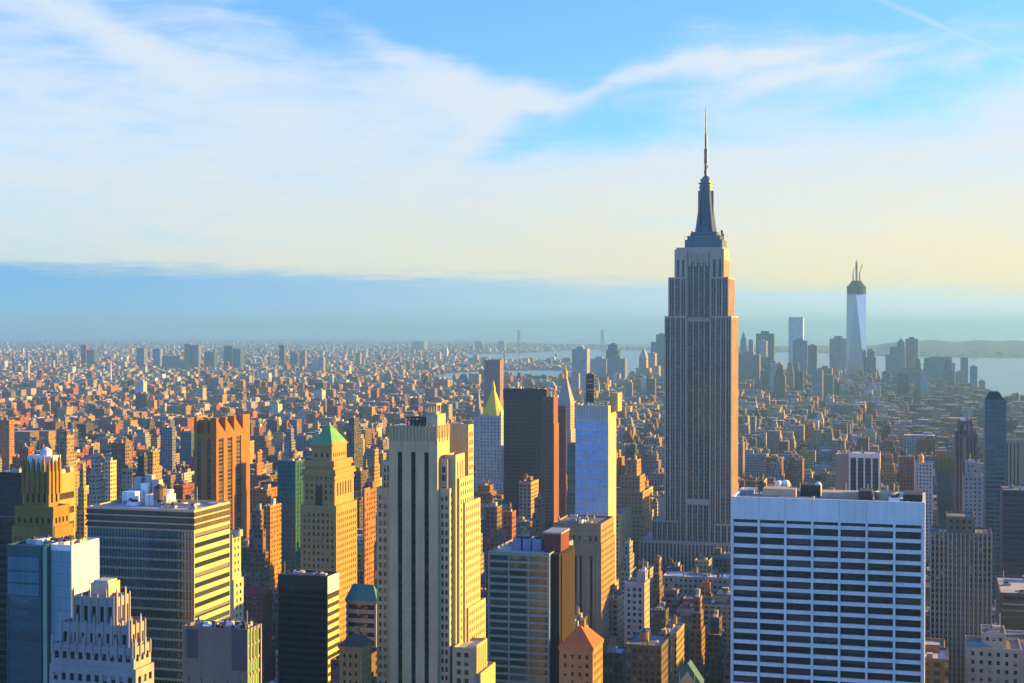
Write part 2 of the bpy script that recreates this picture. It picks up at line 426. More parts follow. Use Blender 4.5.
ROOF = wallmat('roof_grey', (.16, .155, .15), var=.35); ROOFL = wallmat('roof_pale', (.40, .39, .37), var=.25); ROOFD = wallmat('roof_tar', (.06, .058, .058), var=.4)
STEEL = wallmat('grey_steel', (.30, .31, .32), rough=.5, metallic=.3); WHITEP = wallmat('white_paint', (.72, .72, .70)); TANKW = wallmat('tank_wood', (.20, .13, .085), var=.3)
DARKM = wallmat('dark_metal', (.035, .035, .038), rough=.6); TAN = wallmat('tan_render', (.42, .34, .22))
def water_tank(T, x, y, z, r=2.2, h=4.2, leg=2.5):
    b = MB(); b.lathe(x, y, [(r, z + leg), (r * 1.02, z + leg + h * .5), (r, z + leg + h)], 12)
    o = T.part('water_tank', b, TANKW)
    c = MB(); c.lathe(x, y, [(r * 1.1, z + leg + h), (.15, z + leg + h + r * .7)], 12); T.part('tank_lid', c, ROOFD, o)
    l = MB()
    for i in (-1, 1):
        for j in (-1, 1): l.box(x + i * r * .6 - .12, x + i * r * .6 + .12, y + j * r * .6 - .12, y + j * r * .6 + .12, z, z + leg)
    T.part('tank_stand', l, DARKM, o)
def roof_unit(T, x, y, z, w, d, h, mat, name='plant_box', fan=False):
    b = MB(); b.box(x - w / 2, x + w / 2, y - d / 2, y + d / 2, z, z + h)
    o = T.part(name, b, mat)
    if fan:
        c = MB(); c.lathe(x, y, [(min(w, d) * .36, z + h), (min(w, d) * .36, z + h + .8)], 12); T.part('fan', c, DARKM, o)
def clutter(T, x0, x1, y0, y1, z, n=6, seed=1, tank=0, hmax=3.2):
    r = random.Random(seed)
    for i in range(n):
        w, d, h = r.uniform(1.5, 5), r.uniform(1.5, 5), r.uniform(1.0, hmax)
        x = r.uniform(x0 + 3.5, max(x0 + 3.6, x1 - 3.5)); y = r.uniform(y0 + 3.5, max(y0 + 3.6, y1 - 3.5))
        roof_unit(T, x, y, z, w, d, h, r.choice([STEEL, WHITEP, ROOFL, TAN, STEEL]), 'rooftop_unit', r.random() < .5)
    for i in range(tank): water_tank(T, r.uniform(x0 + 4, x1 - 4), r.uniform(y0 + 4, y1 - 4), z)
    for i in range(2 if n > 3 else 0):          # air ducts on low feet
        L = min(x1 - x0, y1 - y0) * r.uniform(.3, .55); xa = r.uniform(x0 + 2, max(x0 + 2.1, x1 - L - 2)); ya = r.uniform(y0 + 2.5, y1 - 2.5); d = MB()
        d.box(xa, xa + L, ya, ya + .9, z + .5, z + 1.3); d.box(xa + L - .9, xa + L, ya + .91, min(y1 - 1, ya + 5), z + .5, z + 1.3)
        for q in (.1, .5, .88): d.box(xa + L * q, xa + L * q + .3, ya + .3, ya + .6, z, z + .49)
        T.part('air_duct', d, STEEL)
    p = MB(); x = r.uniform(x0 + 2, x1 - 2); y = r.uniform(y0 + 2, y1 - 2); p.bar((x, y, z), (x, y, z + r.uniform(5, 9)), .25); T.part('roof_mast', p, STEEL)

def tower(name, label, cat, short, D, tiers, wallm, glassm, N, Wt, roofm=None, glassW=None, E=None, clut=None, extra=None, depth=None, win='window', parapet=1.0):
    """tiers from the top down: (px left, px front right, px side right, py top, extra distance)"""
    P = []
    for pl, pr, ps, py, dd in tiers:
        x0, x1, y0, y1 = plan(pl, pr, ps, D + dd, depth)
        z = zat(pr, py, D + dd)
        if P:
            q = P[-1]; x0, x1, y0, y1 = min(x0, q[0] - .3), max(x1, q[1] + .3), min(y0, q[2] - .3), max(y1, q[3] + .3)
        P.append((x0, x1, y0, y1, z))
    b = P[-1]
    T = Thing(name, label, cat, short, D, b[0], b[1], b[2], b[3]); T.P = P
    for i, (x0, x1, y0, y1, z) in enumerate(P):
        zb = (P[i + 1][4] - parapet) if i + 1 < len(P) else T.c[2]
        n_ = N[i] if isinstance(N, list) else N; w_ = Wt[i] if isinstance(Wt, list) else Wt
        T.tier(x0, x1, y0, y1, zb, z, n_, w_, E, parapet)
    if extra: extra(T)
    if clut: clutter(T, *P[0][:4], P[0][4] - parapet, **clut)
    T.windows(glassm, win, glassW)
    T.done(wallm, roofm or ROOF, (tiers[-1][0], tiers[-1][2] or tiers[-1][1], min(t[3] for t in tiers)))
    return T

# ================================================================== land and water
def land_strip(name, px0, px1, step, interval, z, mat, nd=14):
    """land seen from the tower: for each bearing the near and far shore distance; follows the earth's curve"""
    v, f = [], []
    pxs = np.arange(px0, px1 + 1e-6, step); m = nd + 1
    for p in pxs:
        a, b = interval(p); r = ray(p)
        for t in np.linspace(0, 1, m):
            D = a * (b / a) ** t; x, y = r[0] * D, r[1] * D
            v.append((x, y, drop(x, y) + (z(p, t) if callable(z) else z)))
    for i in range(len(pxs) - 1):
        for j in range(nd):
            a = i * m + j; f.append((a, a + m, a + m + 1, a + 1))
    me = bpy.data.meshes.new(name); me.from_pydata(v, [], f); me.materials.append(mat)
    o = bpy.data.objects.new(name, me); COL.objects.link(o); o['kind'] = 'structure'
    return o
def interp(px, tab):
    xs, ys = zip(*tab); return float(np.interp(px, xs, ys))
def watermat():
    m, k, b = basic('harbour_water')
    b.inputs['Base Color'].default_value = (.03, .07, .10, 1); b.inputs['Roughness'].default_value = .22
    pos = k.new('ShaderNodeNewGeometry').outputs['Position']
    bp = k.new('ShaderNodeBump'); bp.inputs['Strength'].default_value = .5; bp.inputs['Distance'].default_value = 6.0
    k.l.new(k.math('ADD', k.noise(pos, .02, 4), k.noise(pos, .004, 2)), bp.inputs['Height']); k.l.new(bp.outputs[0], b.inputs['Normal'])
    return m
WATER = watermat()
ASPH = wallmat('asphalt', (.05, .05, .052), var=.3); PAVE = wallmat('pavement_concrete', (.17, .165, .16), var=.25)
EARTH = wallmat('built_up_ground', (.10, .085, .075), var=.5); HILLM = wallmat('winter_hillside', (.045, .06, .065), var=.4)
land_strip('harbour_water', -260, 1330, 30, lambda p: (250, 66000), -1.0, WATER, 40)

E_SHORE = [(-400, -1430), (1500, -1500), (2400, -1900), (3000, -2600), (4000, -3000), (4700, -3150), (5300, -2700), (6000, -1950), (6900, -1300), (7600, -900)]   # (Y, X)
W_SHORE = [(-400, 1700), (2500, 950), (4000, 480), (5000, 235), (5500, 150), (6500, -20), (7000, -150), (7600, -700)]
xe = lambda y: interp(y, E_SHORE); xw = lambda y: interp(y, W_SHORE)
def manhattan():
    v, f = [], []; Ys = np.arange(-400, 7601, 100); n = 9
    for y in Ys:
        for t in np.linspace(0, 1, n):
            x = xe(y) + (xw(y) - xe(y)) * t; v.append((x, y, gz(x, y)))
    for i in range(len(Ys) - 1):
        for j in range(n - 1):
            a = i * n + j; f.append((a, a + 1, a + n + 1, a + n))
    # quay wall down to the water round the edge
    for j in (0, n - 1):
        k = len(v)
        for i in range(len(Ys)):
            q = v[i * n + j]; v.append((q[0], q[1], q[2] - 4))
        for i in range(len(Ys) - 1):
            a = i * n + j; f.append((a, a + n, k + i + 1, k + i))
    me = bpy.data.meshes.new('street_ground'); me.from_pydata(v, [], f); me.materials.append(ASPH)
    o = bpy.data.objects.new('street_ground', me); COL.objects.link(o); o['kind'] = 'structure'
manhattan()
BK = [(-300, 5700), (-60, 5950), (100, 6050), (250, 6500), (400, 7000), (425, 7300), (445, 8200), (500, 8700), (570, 8700), (600, 9000)]
bk = lambda p: interp(p, BK)
bkf = lambda p: interp(p, [(-300, 60000), (440, 50000), (462, 11600), (570, 10800), (600, 9800)])
land_strip('far_shore_ground', -260, 600, 6, lambda p: (bk(p), bkf(p)), 3.0, EARTH, 26)
land_strip('bay_shore_ground', 452, 612, 8, lambda p: (interp(p, [(452, 14200), (520, 15000), (612, 18500)]), interp(p, [(452, 48000), (500, 30000), (612, 19500)])), 3.0, EARTH, 10)
def hillz(p, t):
    h = interp(p, [(596, 5), (640, 28), (760, 40), (860, 62), (905, 118), (960, 140), (1040, 120), (1180, 95)])
    return 2 + h * math.sin(math.pi * min(1, t * 1.05)) * (.86 + .14 * math.sin(p * .11) * math.cos(p * .037 + t * 5))
land_strip('far_hills', 596, 1200, 4, lambda p: (interp(p, [(596, 17500), (800, 15500), (900, 12800), (1200, 12000)]), 21000), hillz, HILLM, 16)

# ================================================================== landmark towers
G = lambda bay, wf, floor, hf, **k: dict(t='grid', bay=bay, wf=wf, floor=floor, hf=hf, **k)
R = lambda floor, hf, n=1, **k: dict(t='ribbon', floor=floor, hf=hf, n=n, **k)
ST = lambda bay, wf, **k: dict(t='strip', bay=bay, wf=wf, **k)
LIME = wallmat('limestone', (.42, .345, .20), var=.15)
LIMEW = wallmat('warm_limestone', (.46, .38, .25), var=.18, course=3.6, joint=.8)
DGLASS = glassmat('dark_window', (.016, .02, .028), pb=.3)
SGLASS = glassmat('strip_window', (.010, .012, .024), pb=.12, blind=(.18, .14, .13), spandrel=(3.7, .42, (.055, .045, .05)))

# ---- tall spired tower -------------------------------------------------------
def spired_tower():
    D = 1274.0
    r0 = ray(700); Yf = r0[1] * D; X = lambda px: xat(px, Yf); Z = lambda py: zaty(700, py, Yf)
    pod = (X(640), X(742), Yf - 4, Yf + 66)
    T = Thing('art_deco_skyscraper', 'tallest tower in view, grey limestone with stepped crown, round mast and antenna', 'skyscraper', 'spired skyscraper', D, *pod)
    gnd = T.c[2]
    xl, xr = X(664.5), X(731.5); dep = 46.0
    ES = wallmat('grey_limestone', (.43, .325, .25), var=.15)
    sp = ST(4.9, .70, margin=.5, head=1.5, depth=.6, pair=.45)
    spc = ST(4.6, .76, pair=.35, margin=.5, head=5, depth=.5)
    T.tier(*pod, gnd, Z(541), ST(3.2, .5, head=3), ST(3.2, .5, head=3))
    # low side wings beside the shaft, then the shaft in three parts with a set-back middle bay
    T.tier(X(652), X(678.5), Yf - 1.5, Yf + dep, Z(541) - 1, Z(521.5), sp, None)
    T.tier(X(714.5), X(734.5), Yf - 1.5, Yf + dep, Z(541) - 1, Z(523), sp, sp)
    T.tier(X(657.5), X(665), Yf + 4, Yf + dep, Z(541) - 1, Z(499), None, None)
    xm0, xm1 = X(686.5), X(709.8)
    T.tier(xm0 + .2, xm1 - .2, Yf - .6, Yf + 6, Z(541) - 1, Z(499), spc, None)
    T.tier(xl, xm0, Yf, Yf + dep, Z(541) - 1, Z(316), sp, None)
    T.tier(xm1, xr, Yf, Yf + dep, Z(541) - 1, Z(316), sp, sp)
    T.tier(xm0, xm1, Yf + 3.2, Yf + dep - 1, Z(499) - 30, Z(316), spc, None)
    T.tier(X(668), xm0, Yf + 1, Yf + dep - 3, Z(316) - 1, Z(277), sp, None)
    T.tier(xm1, X(728.2), Yf + 1, Yf + dep - 3, Z(316) - 1, Z(277), sp, sp)
    T.tier(xm0, xm1, Yf + 3.2, Yf + dep - 4, Z(316) - 1, Z(257), spc, None)
    T.tier(X(674), xm0 - .1, Yf + 2, Yf + dep - 6, Z(277) - 1, Z(249), ST(4.2, .45, head=9, depth=.8), None)
    T.tier(xm1 + .1, X(723.5), Yf + 2, Yf + dep - 6, Z(277) - 1, Z(249), ST(4.2, .45, head=9, depth=.8), ST(4.2, .45, head=9))
    T.tier(X(675.5), X(722), Yf + 4, Yf + dep - 8, Z(277), Z(247), None, None, parapet=2)
    T.windows(SGLASS, 'window_bay', limit=100)
    # pointed buttress caps over the middle bay
    cap = MB()
    for i in range(4):
        x = xm0 + (xm1 - xm0) * (i + .5) / 4
        cap.frustum((x - 1.1, x + 1.1, Yf + 1.8, Yf + 3.6), Z(266), (x - .3, x + .3, Yf + 2.6, Yf + 3.4), Z(254))
    T.part('crown_finial', cap, LIME)
    # mast
    MT = wallmat('mast_metal', (.085, .12, .15), rough=.4, metallic=.35, var=.2)
    MG = glassmat('mast_glass', (.02, .05, .08), pb=.1)
    xc = X(702.2); yc = Yf + dep / 2 - 2
    Z = lambda py: zaty(702, py, yc)
    b = MB(); hw = (X(720) - X(682.5)) / 2
    b.box(xc - hw, xc + hw, yc - 15, yc + 15, Z(248), Z(240.5)); b.box(xc - hw * .88, xc + hw * .88, yc - 13, yc + 13, Z(240.5), Z(236.5))
    b.box(xc - hw * .66, xc + hw * .66, yc - 10, yc + 10, Z(236.5), Z(232.5))
    base = T.part('mast_base', b, MT)
    rl = MB()
    for i in range(15):
        x = xc - hw + 2 * hw * i / 14; rl.box(x - .12, x + .12, yc - 15.2, yc - 14.9, Z(240.5), Z(237.5))
    rl.box(xc - hw, xc + hw, yc - 15.3, yc - 15.05, Z(237.9), Z(237.5)); T.part('deck_railing', rl, STEEL, base)
    sh = MB(); sc = (X(709.5) - X(696)) / 2
    sh.lathe(xc, yc, [(sc * 1.12, Z(232.5)), (sc * 1.02, Z(215)), (sc * .97, Z(190)), (sc * .92, Z(184.5)), (sc * .92, Z(183)), (sc * .78, Z(183)), (sc * .76, Z(180.5)), (sc * .62, Z(178.5)), (sc * .3, Z(176))], 20)
    shaft = T.part('mast_shaft', sh, MT)
    gl = MB()
    for a in range(4):
        an = a * math.pi / 2; ca, sa = math.cos(an), math.sin(an)
        for s_ in (-1.5, 0, 1.5):
            px_, py_ = xc + ca * sc * 1.06 - sa * s_, yc + sa * sc * 1.06 + ca * s_
            gl.box(px_ - .45, px_ + .45, py_ - .45, py_ + .45, Z(228), Z(191))
    T.part('mast_glazing', gl, MG, shaft)
    for a in range(4):
        an = math.pi / 4 + a * math.pi / 2; ca, sa = math.cos(an), math.sin(an)
        w = MB()
        pr = [(sc * 2.0, Z(236)), (sc * 1.65, Z(224)), (sc * 1.35, Z(212)), (sc * 1.15, Z(200)), (sc * 1.05, Z(190))]
        for (ra, za), (rb, zb2) in zip(pr[:-1], pr[1:]):
            o_, i_ = [], []
            for rr, zz in ((ra, za), (rb, zb2)):
                t = 1.1
                o_.append([(xc + ca * rr - sa * t, yc + sa * rr + ca * t, zz), (xc + ca * sc * .5 - sa * t, yc + sa * sc * .5 + ca * t, zz),
                           (xc + ca * sc * .5 + sa * t, yc + sa * sc * .5 - ca * t, zz), (xc + ca * rr + sa * t, yc + sa * rr - ca * t, zz)])
            w.ring(o_)
        T.part('mast_wing', w, MT, shaft)
    for zz, k_ in ((184, 1.12), (188, 1.06), (180.5, .9)):
        rg = MB(); rg.lathe(xc, yc, [(sc * k_, Z(zz)), (sc * k_, Z(zz - 1.0))], 20); T.part('balcony_ring', rg, MT, shaft)
    an = MB(); u = X(701) - X(700)
    an.lathe(xc, yc, [(u * 1.7, Z(177)), (u * 1.5, Z(163)), (u * 1.9, Z(162)), (u * 1.8, Z(150)), (u * 1.2, Z(149)), (u * 1.2, Z(135)), (u * .75, Z(134)), (u * .6, Z(118)), (u * .55, Z(117)), (u * .35, Z(107.5))], 8)
    ant = T.part('antenna', an, wallmat('antenna_metal', (.12, .12, .13), rough=.5, metallic=.5))
    for i in range(5):
        zz = Z(172 - i * 5.2); s_ = 1 if i % 2 else -1
        q = MB(); q.box(xc + s_ * u * 1.0, xc + s_ * u * 1.9, yc - .3, yc + .3, zz - 1.6, zz + 1.6); T.part('antenna_panel', q, DARKM, ant)
    rr = random.Random(5)
    for i in range(12):
        a = rr.uniform(0, 6.28); R_ = hw * rr.uniform(.8, .98); q = MB(); x, y = xc + R_ * math.cos(a), yc + 13 * math.sin(a)
        h = rr.uniform(4, 9); q.bar((x, y, Z(240.5)), (x, y, Z(240.5) + h), .5); q.box(x - .5, x + .5, y - .5, y + .5, Z(240.5) + h * .6, Z(240.5) + h)
        T.part('aerial', q, DARKM, base)
    T.done(ES, ROOFL, (640, 738, 108))
spired_tower()

# ---- pale grid tower, front right ---------------------------------------------
def grid_tower():
    D = 560.0
    x0, x1, y0, y1 = plan(731.2, 925.5, 925.5, D, 35)
    T = Thing('travertine_office_tower', 'white stone office tower with a grid of seven dark window columns', 'office tower', 'white grid tower', D, x0, x1, y0, y1)
    g = T.c[2]; Z = lambda py: zaty(828, py, y0); pitch = Z(529) - Z(539.86); W_ = x1 - x0
    TR = wallmat('travertine', (.64, .64, .62), var=.13, rough=.7)
    zt = Z(499.5); ztop = Z(529)
    # the front: 7 columns between slim piers, a slit row under the blank cornice, then the floors
    cols = [(x0 + 1.0 + i * (W_ - 1.6) / 7 + .05, x0 + 1.0 + (i + 1) * (W_ - 1.6) / 7 - .85) for i in range(7)]
    rows = [(Z(525.4), Z(522.2))]
    zz = ztop
    while zz - pitch > g + 6: rows.append((zz - pitch * .655, zz)); zz -= pitch
    rows = rows[::-1]; mb = T.wall; dp = .9
    za = g
    for a, b in rows + [(zt, zt)]:
        mb.quad((x0, y0, za), (x1, y0, za), (x1, y0, a), (x0, y0, a))
        if a >= zt: break
        xx = x0
        for c, d in cols + [(x1, x1)]:
            mb.quad((xx, y0, a), (c, y0, a), (c, y0, b), (xx, y0, b))
            if c >= x1: break
            mb.quad((c, y0, a), (d, y0, a), (d, y0 + dp, a), (c, y0 + dp, a)); mb.quad((c, y0 + dp, b), (d, y0 + dp, b), (d, y0, b), (c, y0, b))
            mb.quad((c, y0 + dp, a), (c, y0 + dp, b), (c, y0, b), (c, y0, a)); mb.quad((d, y0, a), (d, y0, b), (d, y0 + dp, b), (d, y0 + dp, a))
            T.wins.append(('N', (c + d) / 2, (a + b) / 2, d - c, b - a, y0 + dp)); xx = d
        za = b
    # raised piers and blank cornice panels joints
    pier = MB()
    for i in range(8):
        xp = x0 + .45 if i == 0 else (x1 - .45 if i == 7 else (cols[i - 1][1] + cols[i][0]) / 2)
        pier.box(xp - .42, xp + .42, y0 - .55, y0 - .003, g, Z(521.5), bottom=False)
    T.part('pier', pier, TR)
    jt = MB()
    for i in range(1, 7):
        xp = (cols[i - 1][1] + cols[i][0]) / 2; jt.box(xp - .07, xp + .07, y0 - .03, y0 - .003, Z(521), zt - .2)
    T.part('panel_joint', jt, STEEL)
    for side in 'WE': face(mb, side, y0, y1, x1 if side == 'W' else x0, g, zt, None, T.wins)
    face(mb, 'S', x0, x1, y1, g, zt, None, T.wins)
    t = 1.1; zr = zt - 1.6
    a = [(x0, y0), (x1, y0), (x1, y1), (x0, y1)]; b = [(x0 + t, y0 + t), (x1 - t, y0 + t), (x1 - t, y1 - t), (x0 + t, y1 - t)]
    for i in range(4):
        j = (i + 1) % 4; mb.quad((*a[i], zt), (*a[j], zt), (*b[j], zt), (*b[i], zt)); mb.quad((*b[i], zt), (*b[j], zt), (*b[j], zr), (*b[i], zr))
    T.roof.quad(*[(*q, zr) for q in b])
    T.windows(glassmat('deep_dark_glass', (.007, .009, .016), pb=.5, blind=(.045, .042, .045), spec=.4), 'window', limit=100)
    ym = y0 + 18; X = lambda px: xat(px, ym)
    def unit(name, pa, pb, ya, yb, h, mat):
        q = MB(); q.box(X(pa), X(pb), y0 + ya, y0 + yb, zr, zr + h); return T.part(name, q, mat)
    unit('plant_room', 764, 797, 14, 24, 3.6, TAN); unit('plant_room', 800, 820, 22, 32, 4.6, DARKM); unit('plant_room', 822, 859, 16, 24, 2.6, TAN)
    unit('louvred_box', 860, 873, 10, 22, 4.2, DARKM); unit('louvred_box', 904, 923, 8, 24, 3.6, DARKM); unit('roof_hatch', 738, 752, 22, 28, 1.8, ROOFL)
    c = MB(); c.lathe(X(887), y0 + 18, [(4.6, zr), (4.6, zr + 3.4), (4.1, zr + 3.4), (4.1, zr + 2.4)], 24); ct = T.part('cooling_tower', c, wallmat('greenish_steel', (.36, .38, .28), rough=.5))
    c = MB(); c.lathe(X(887), y0 + 18, [(3.9, zr + 1.5), (3.9, zr + 2.0)], 20); T.part('fan', c, DARKM, ct)
    for p_, yy, r_ in ((776, 28, 1.5), (783, 30, 1.9), (817, 26, 1.4)):
        c = MB(); c.lathe(X(p_), y0 + yy, [(r_, zr), (r_, zr + 4.4), (r_ * .7, zr + 5.4), (.1, zr + 5.7)], 12); T.part('vent_cowl', c, WHITEP)
    water_tank(T, X(760), y0 + 26, zr, 1.7, 3.0, 1.4)
    pp = MB()
    for p_ in (744, 800, 846, 868, 899): pp.bar((X(p_), y0 + 20, zr), (X(p_), y0 + 20, zr + 6), .18)
    pp.bar((X(742), y0 + 12, zr + .5), (X(900), y0 + 12, zr + .5), .4); T.part('roof_piping', pp, STEEL)
    clutter(T, x0, x1, y0 + 4, y1, zr, 9, 3, 0, 2.2)
    T.done(TR, ROOFL, (729, 926, 497))
grid_tower()

# ---- striped limestone tower in the middle -----------------------------------------
def striped_tower():
    D = 590.0
    x0, x1, y0, y1 = plan(388.8, 437.3, 449.5, D)
    X = lambda px, dy=0: xat(px, y0 + dy); Z = lambda py: zaty(413, py, y0)
    xL, xR = X(375), X(469); yb = y1 + 12
    T = Thing('limestone_tower', 'slender pale limestone tower with three dark full-height stripes', 'office tower', 'striped limestone tower', D, xL, X(487), y0 - 2, yb)
    g = T.c[2]; w = T.wall
    # shaft with the three stripes
    cols = [(X(c - 2.2), X(c + 2.2)) for c in (399.8, 413.2, 426.4)]; zs = Z(452); zt = Z(426.5)
    xx = x0; dp = .8
    for c, d in cols + [(x1, x1)]:
        w.quad((xx, y0, g), (c, y0, g), (c, y0, zs), (xx, y0, zs))
        if c >= x1: break
        w.quad((c, y0 + dp, g), (c, y0 + dp, zs), (c, y0, zs), (c, y0, g)); w.quad((d, y0, g), (d, y0, zs), (d, y0 + dp, zs), (d, y0 + dp, g))
        w.quad((c, y0 + dp, zs), (d, y0 + dp, zs), (d, y0, zs), (c, y0, zs))
        T.wins.append(('N', (c + d) / 2, (g + zs) / 2, d - c, zs - g, y0 + dp)); xx = d
    w.quad((x0, y0, zs), (x1, y0, zs), (x1, y0, Z(441)), (x0, y0, Z(441)))
    T.windows(glassmat('stripe_glazing', (.006, .007, .016), pb=.05, blind=(.05, .05, .05), spec=.15, spandrel=(3.6, .45, (.010, .011, .02))), 'window_stripe')
    # blank crown with upright ribs
    z1 = Z(441)
    face(w, 'W', y0, y1, x1, Z(462), zt, ST(3.4, .35, head=2, foot=8, depth=.7), T.wins); T.wins = []
    face(w, 'W', y0, y1, x1, g, Z(462), None, T.wins); face(w, 'E', y0, y1, x0, g, zt, None, T.wins); face(w, 'S', x0, x1, y1, g, zt, None, T.wins)
    face(w, 'N', x0, x1, y0 + .25, z1, zt, None, T.wins); w.quad((x0, y0, z1), (x1, y0, z1), (x1, y0 + .25, z1), (x0, y0 + .25, z1))
    T.roof.quad((x0, y0 + .25, zt - .05), (x1, y0 + .25, zt - .05), (x1, y1, zt - .05), (x0, y1, zt - .05))
    rib = MB()
    for i in range(15):
        xr_ = x0 + .3 + (x1 - x0 - .6) * i / 14; rib.box(xr_ - .22, xr_ + .22, y0 - .15, y0 + .24, z1 + .05, zt + (.8 if i % 2 else .3))
    for i in range(8):
        yr = y0 + .8 + (y1 - y0 - 1.6) * i / 7; rib.box(x1 + .003, x1 + .35, yr - .3, yr + .3, Z(438), zt + .5)
    T.part('crown_rib', rib, LIME)
    for c in (399.8, 413.2, 426.4):
        q = MB(); xc = X(c); q.frustum((xc - .9, xc + .9, y0 - .35, y0 - .004), Z(449), (xc - .15, xc + .15, y0 - .2, y0 - .004), Z(437)); T.part('stripe_finial', q, LIME)
    # wings, stepping down to both sides
    pw = G(2.1, .58, 3.45, .55, margin=.5, head=3.2, depth=.4)
    T.tier(X(382, 3), x0 - .05, y0 + 3, y1 - 2, g, Z(462), dict(t='grid', bay=1.6, wf=.7, floor=3.45, hf=.8, margin=.5, head=2, depth=.5), None)
    T.tier(X(376.5, 2), X(388.7, 2) , y0 + 2, y1 - 4, g, Z(489), pw, None)
    T.tier(x1 + .05, X(447.5, 3), y0 + 3, y1 + 1, g, Z(459), dict(t='grid', bay=1.8, wf=.7, floor=3.45, hf=.75, margin=.5, head=3, depth=.6), ST(3.2, .3, head=3))
    T.tier(x1 + .1, X(449.5, 2), y0 + 2, y1 + 3, g, Z(488), pw, G(2.6, .45, 3.45, .5, head=2))
    xw1 = X(449.5, 2)
    yw = ray(469)[1] / ray(469)[0] * X(457.5, 6)
    ww = G(2.7, .42, 3.45, .5, margin=.8, head=2)
    T.tier(xw1 - 3, xw1 + 1.6, y0 + 5, y0 + 17, g, Z(455), None, ST(3.0, .32, head=3))
    T.tier(xw1 - 2, xw1 + 2.6, y0 + 7, y0 + 26, g, Z(479), None, ww)
    T.tier(xw1 - 2, xw1 + 3.4, y0 + 12, y0 + 33, g, Z(505), None, ww)
    T.tier(xw1 - 1, xw1 + 4.2, y0 + 14, y0 + 38, g, Z(612), None, ww)
    # rear shaft rising to the same height
    T.tier(x1 - 6, xw1 + 1.0, y0 + 24, y0 + 31, g, Z(428), None, G(3.2, .55, 3.45, .62, margin=.6, head=3))
    # low front corner block with its own roof
    T.tier(X(452.5, -1), X(472.5, -1), y0 - 1, y0 + 19, g, Z(644), G(2.6, .55, 3.45, .55, head=2), ST(2.6, .3, head=1.5))
    T.tier(X(472.5, -1) - 2, X(476, -1), y0 + 4, y0 + 26, g, Z(672), None, None)
    T.windows(DGLASS, 'window')
    # roof works: rack of plant and a sunlit cupola
    rk = MB(); zr = Z(426)
    for i in range(6):
        xa = X(405) + (X(423) - X(405)) * i / 5; rk.box(xa - .2, xa + .2, y0 + 3, y0 + 3.5, zr, Z(417.5)); rk.box(xa - .2, xa + .2, y0 + 9, y0 + 9.5, zr, Z(417.5))
    rk.box(X(404), X(424), y0 + 2.6, y0 + 10, Z(418.6), Z(417.4)); rk.box(X(404), X(424), y0 + 2.6, y0 + 3, Z(422), Z(421)); T.part('roof_gantry', rk, DARKM)
    q = MB(); q.box(X(406), X(414), y0 + 4, y0 + 9, zr, Z(421)); T.part('plant_box', q, STEEL)
    q = MB(); q.box(X(415), X(422), y0 + 4, y0 + 9, zr, Z(420)); T.part('plant_box', q, TAN)
    q = MB(); q.box(X(424.5), X(436), y0 + 2, y0 + 12, zr, Z(414.5)); cup = T.part('cupola', q, LIMEW)
    q = MB(); xa, xb = X(425.5), X(433.5)
    for i in range(4):
        xx_ = xa + (xb - xa) * i / 3
        for yy in (y0 + 3, y0 + 8): q.box(xx_ - .28, xx_ + .28, yy - .28, yy + .28, Z(414.5), Z(405.5))
    q.box(xa - .5, xb + .5, y0 + 2.4, y0 + 8.6, Z(405.5), Z(403.4)); q.box(xa, xb, y0 + 2.7, y0 + 8.3, Z(414.4), Z(412)); T.part('open_lantern', q, LIMEW, cup)
    T.done(LIME, ROOFL, (377, 484, 403))
striped_tower()

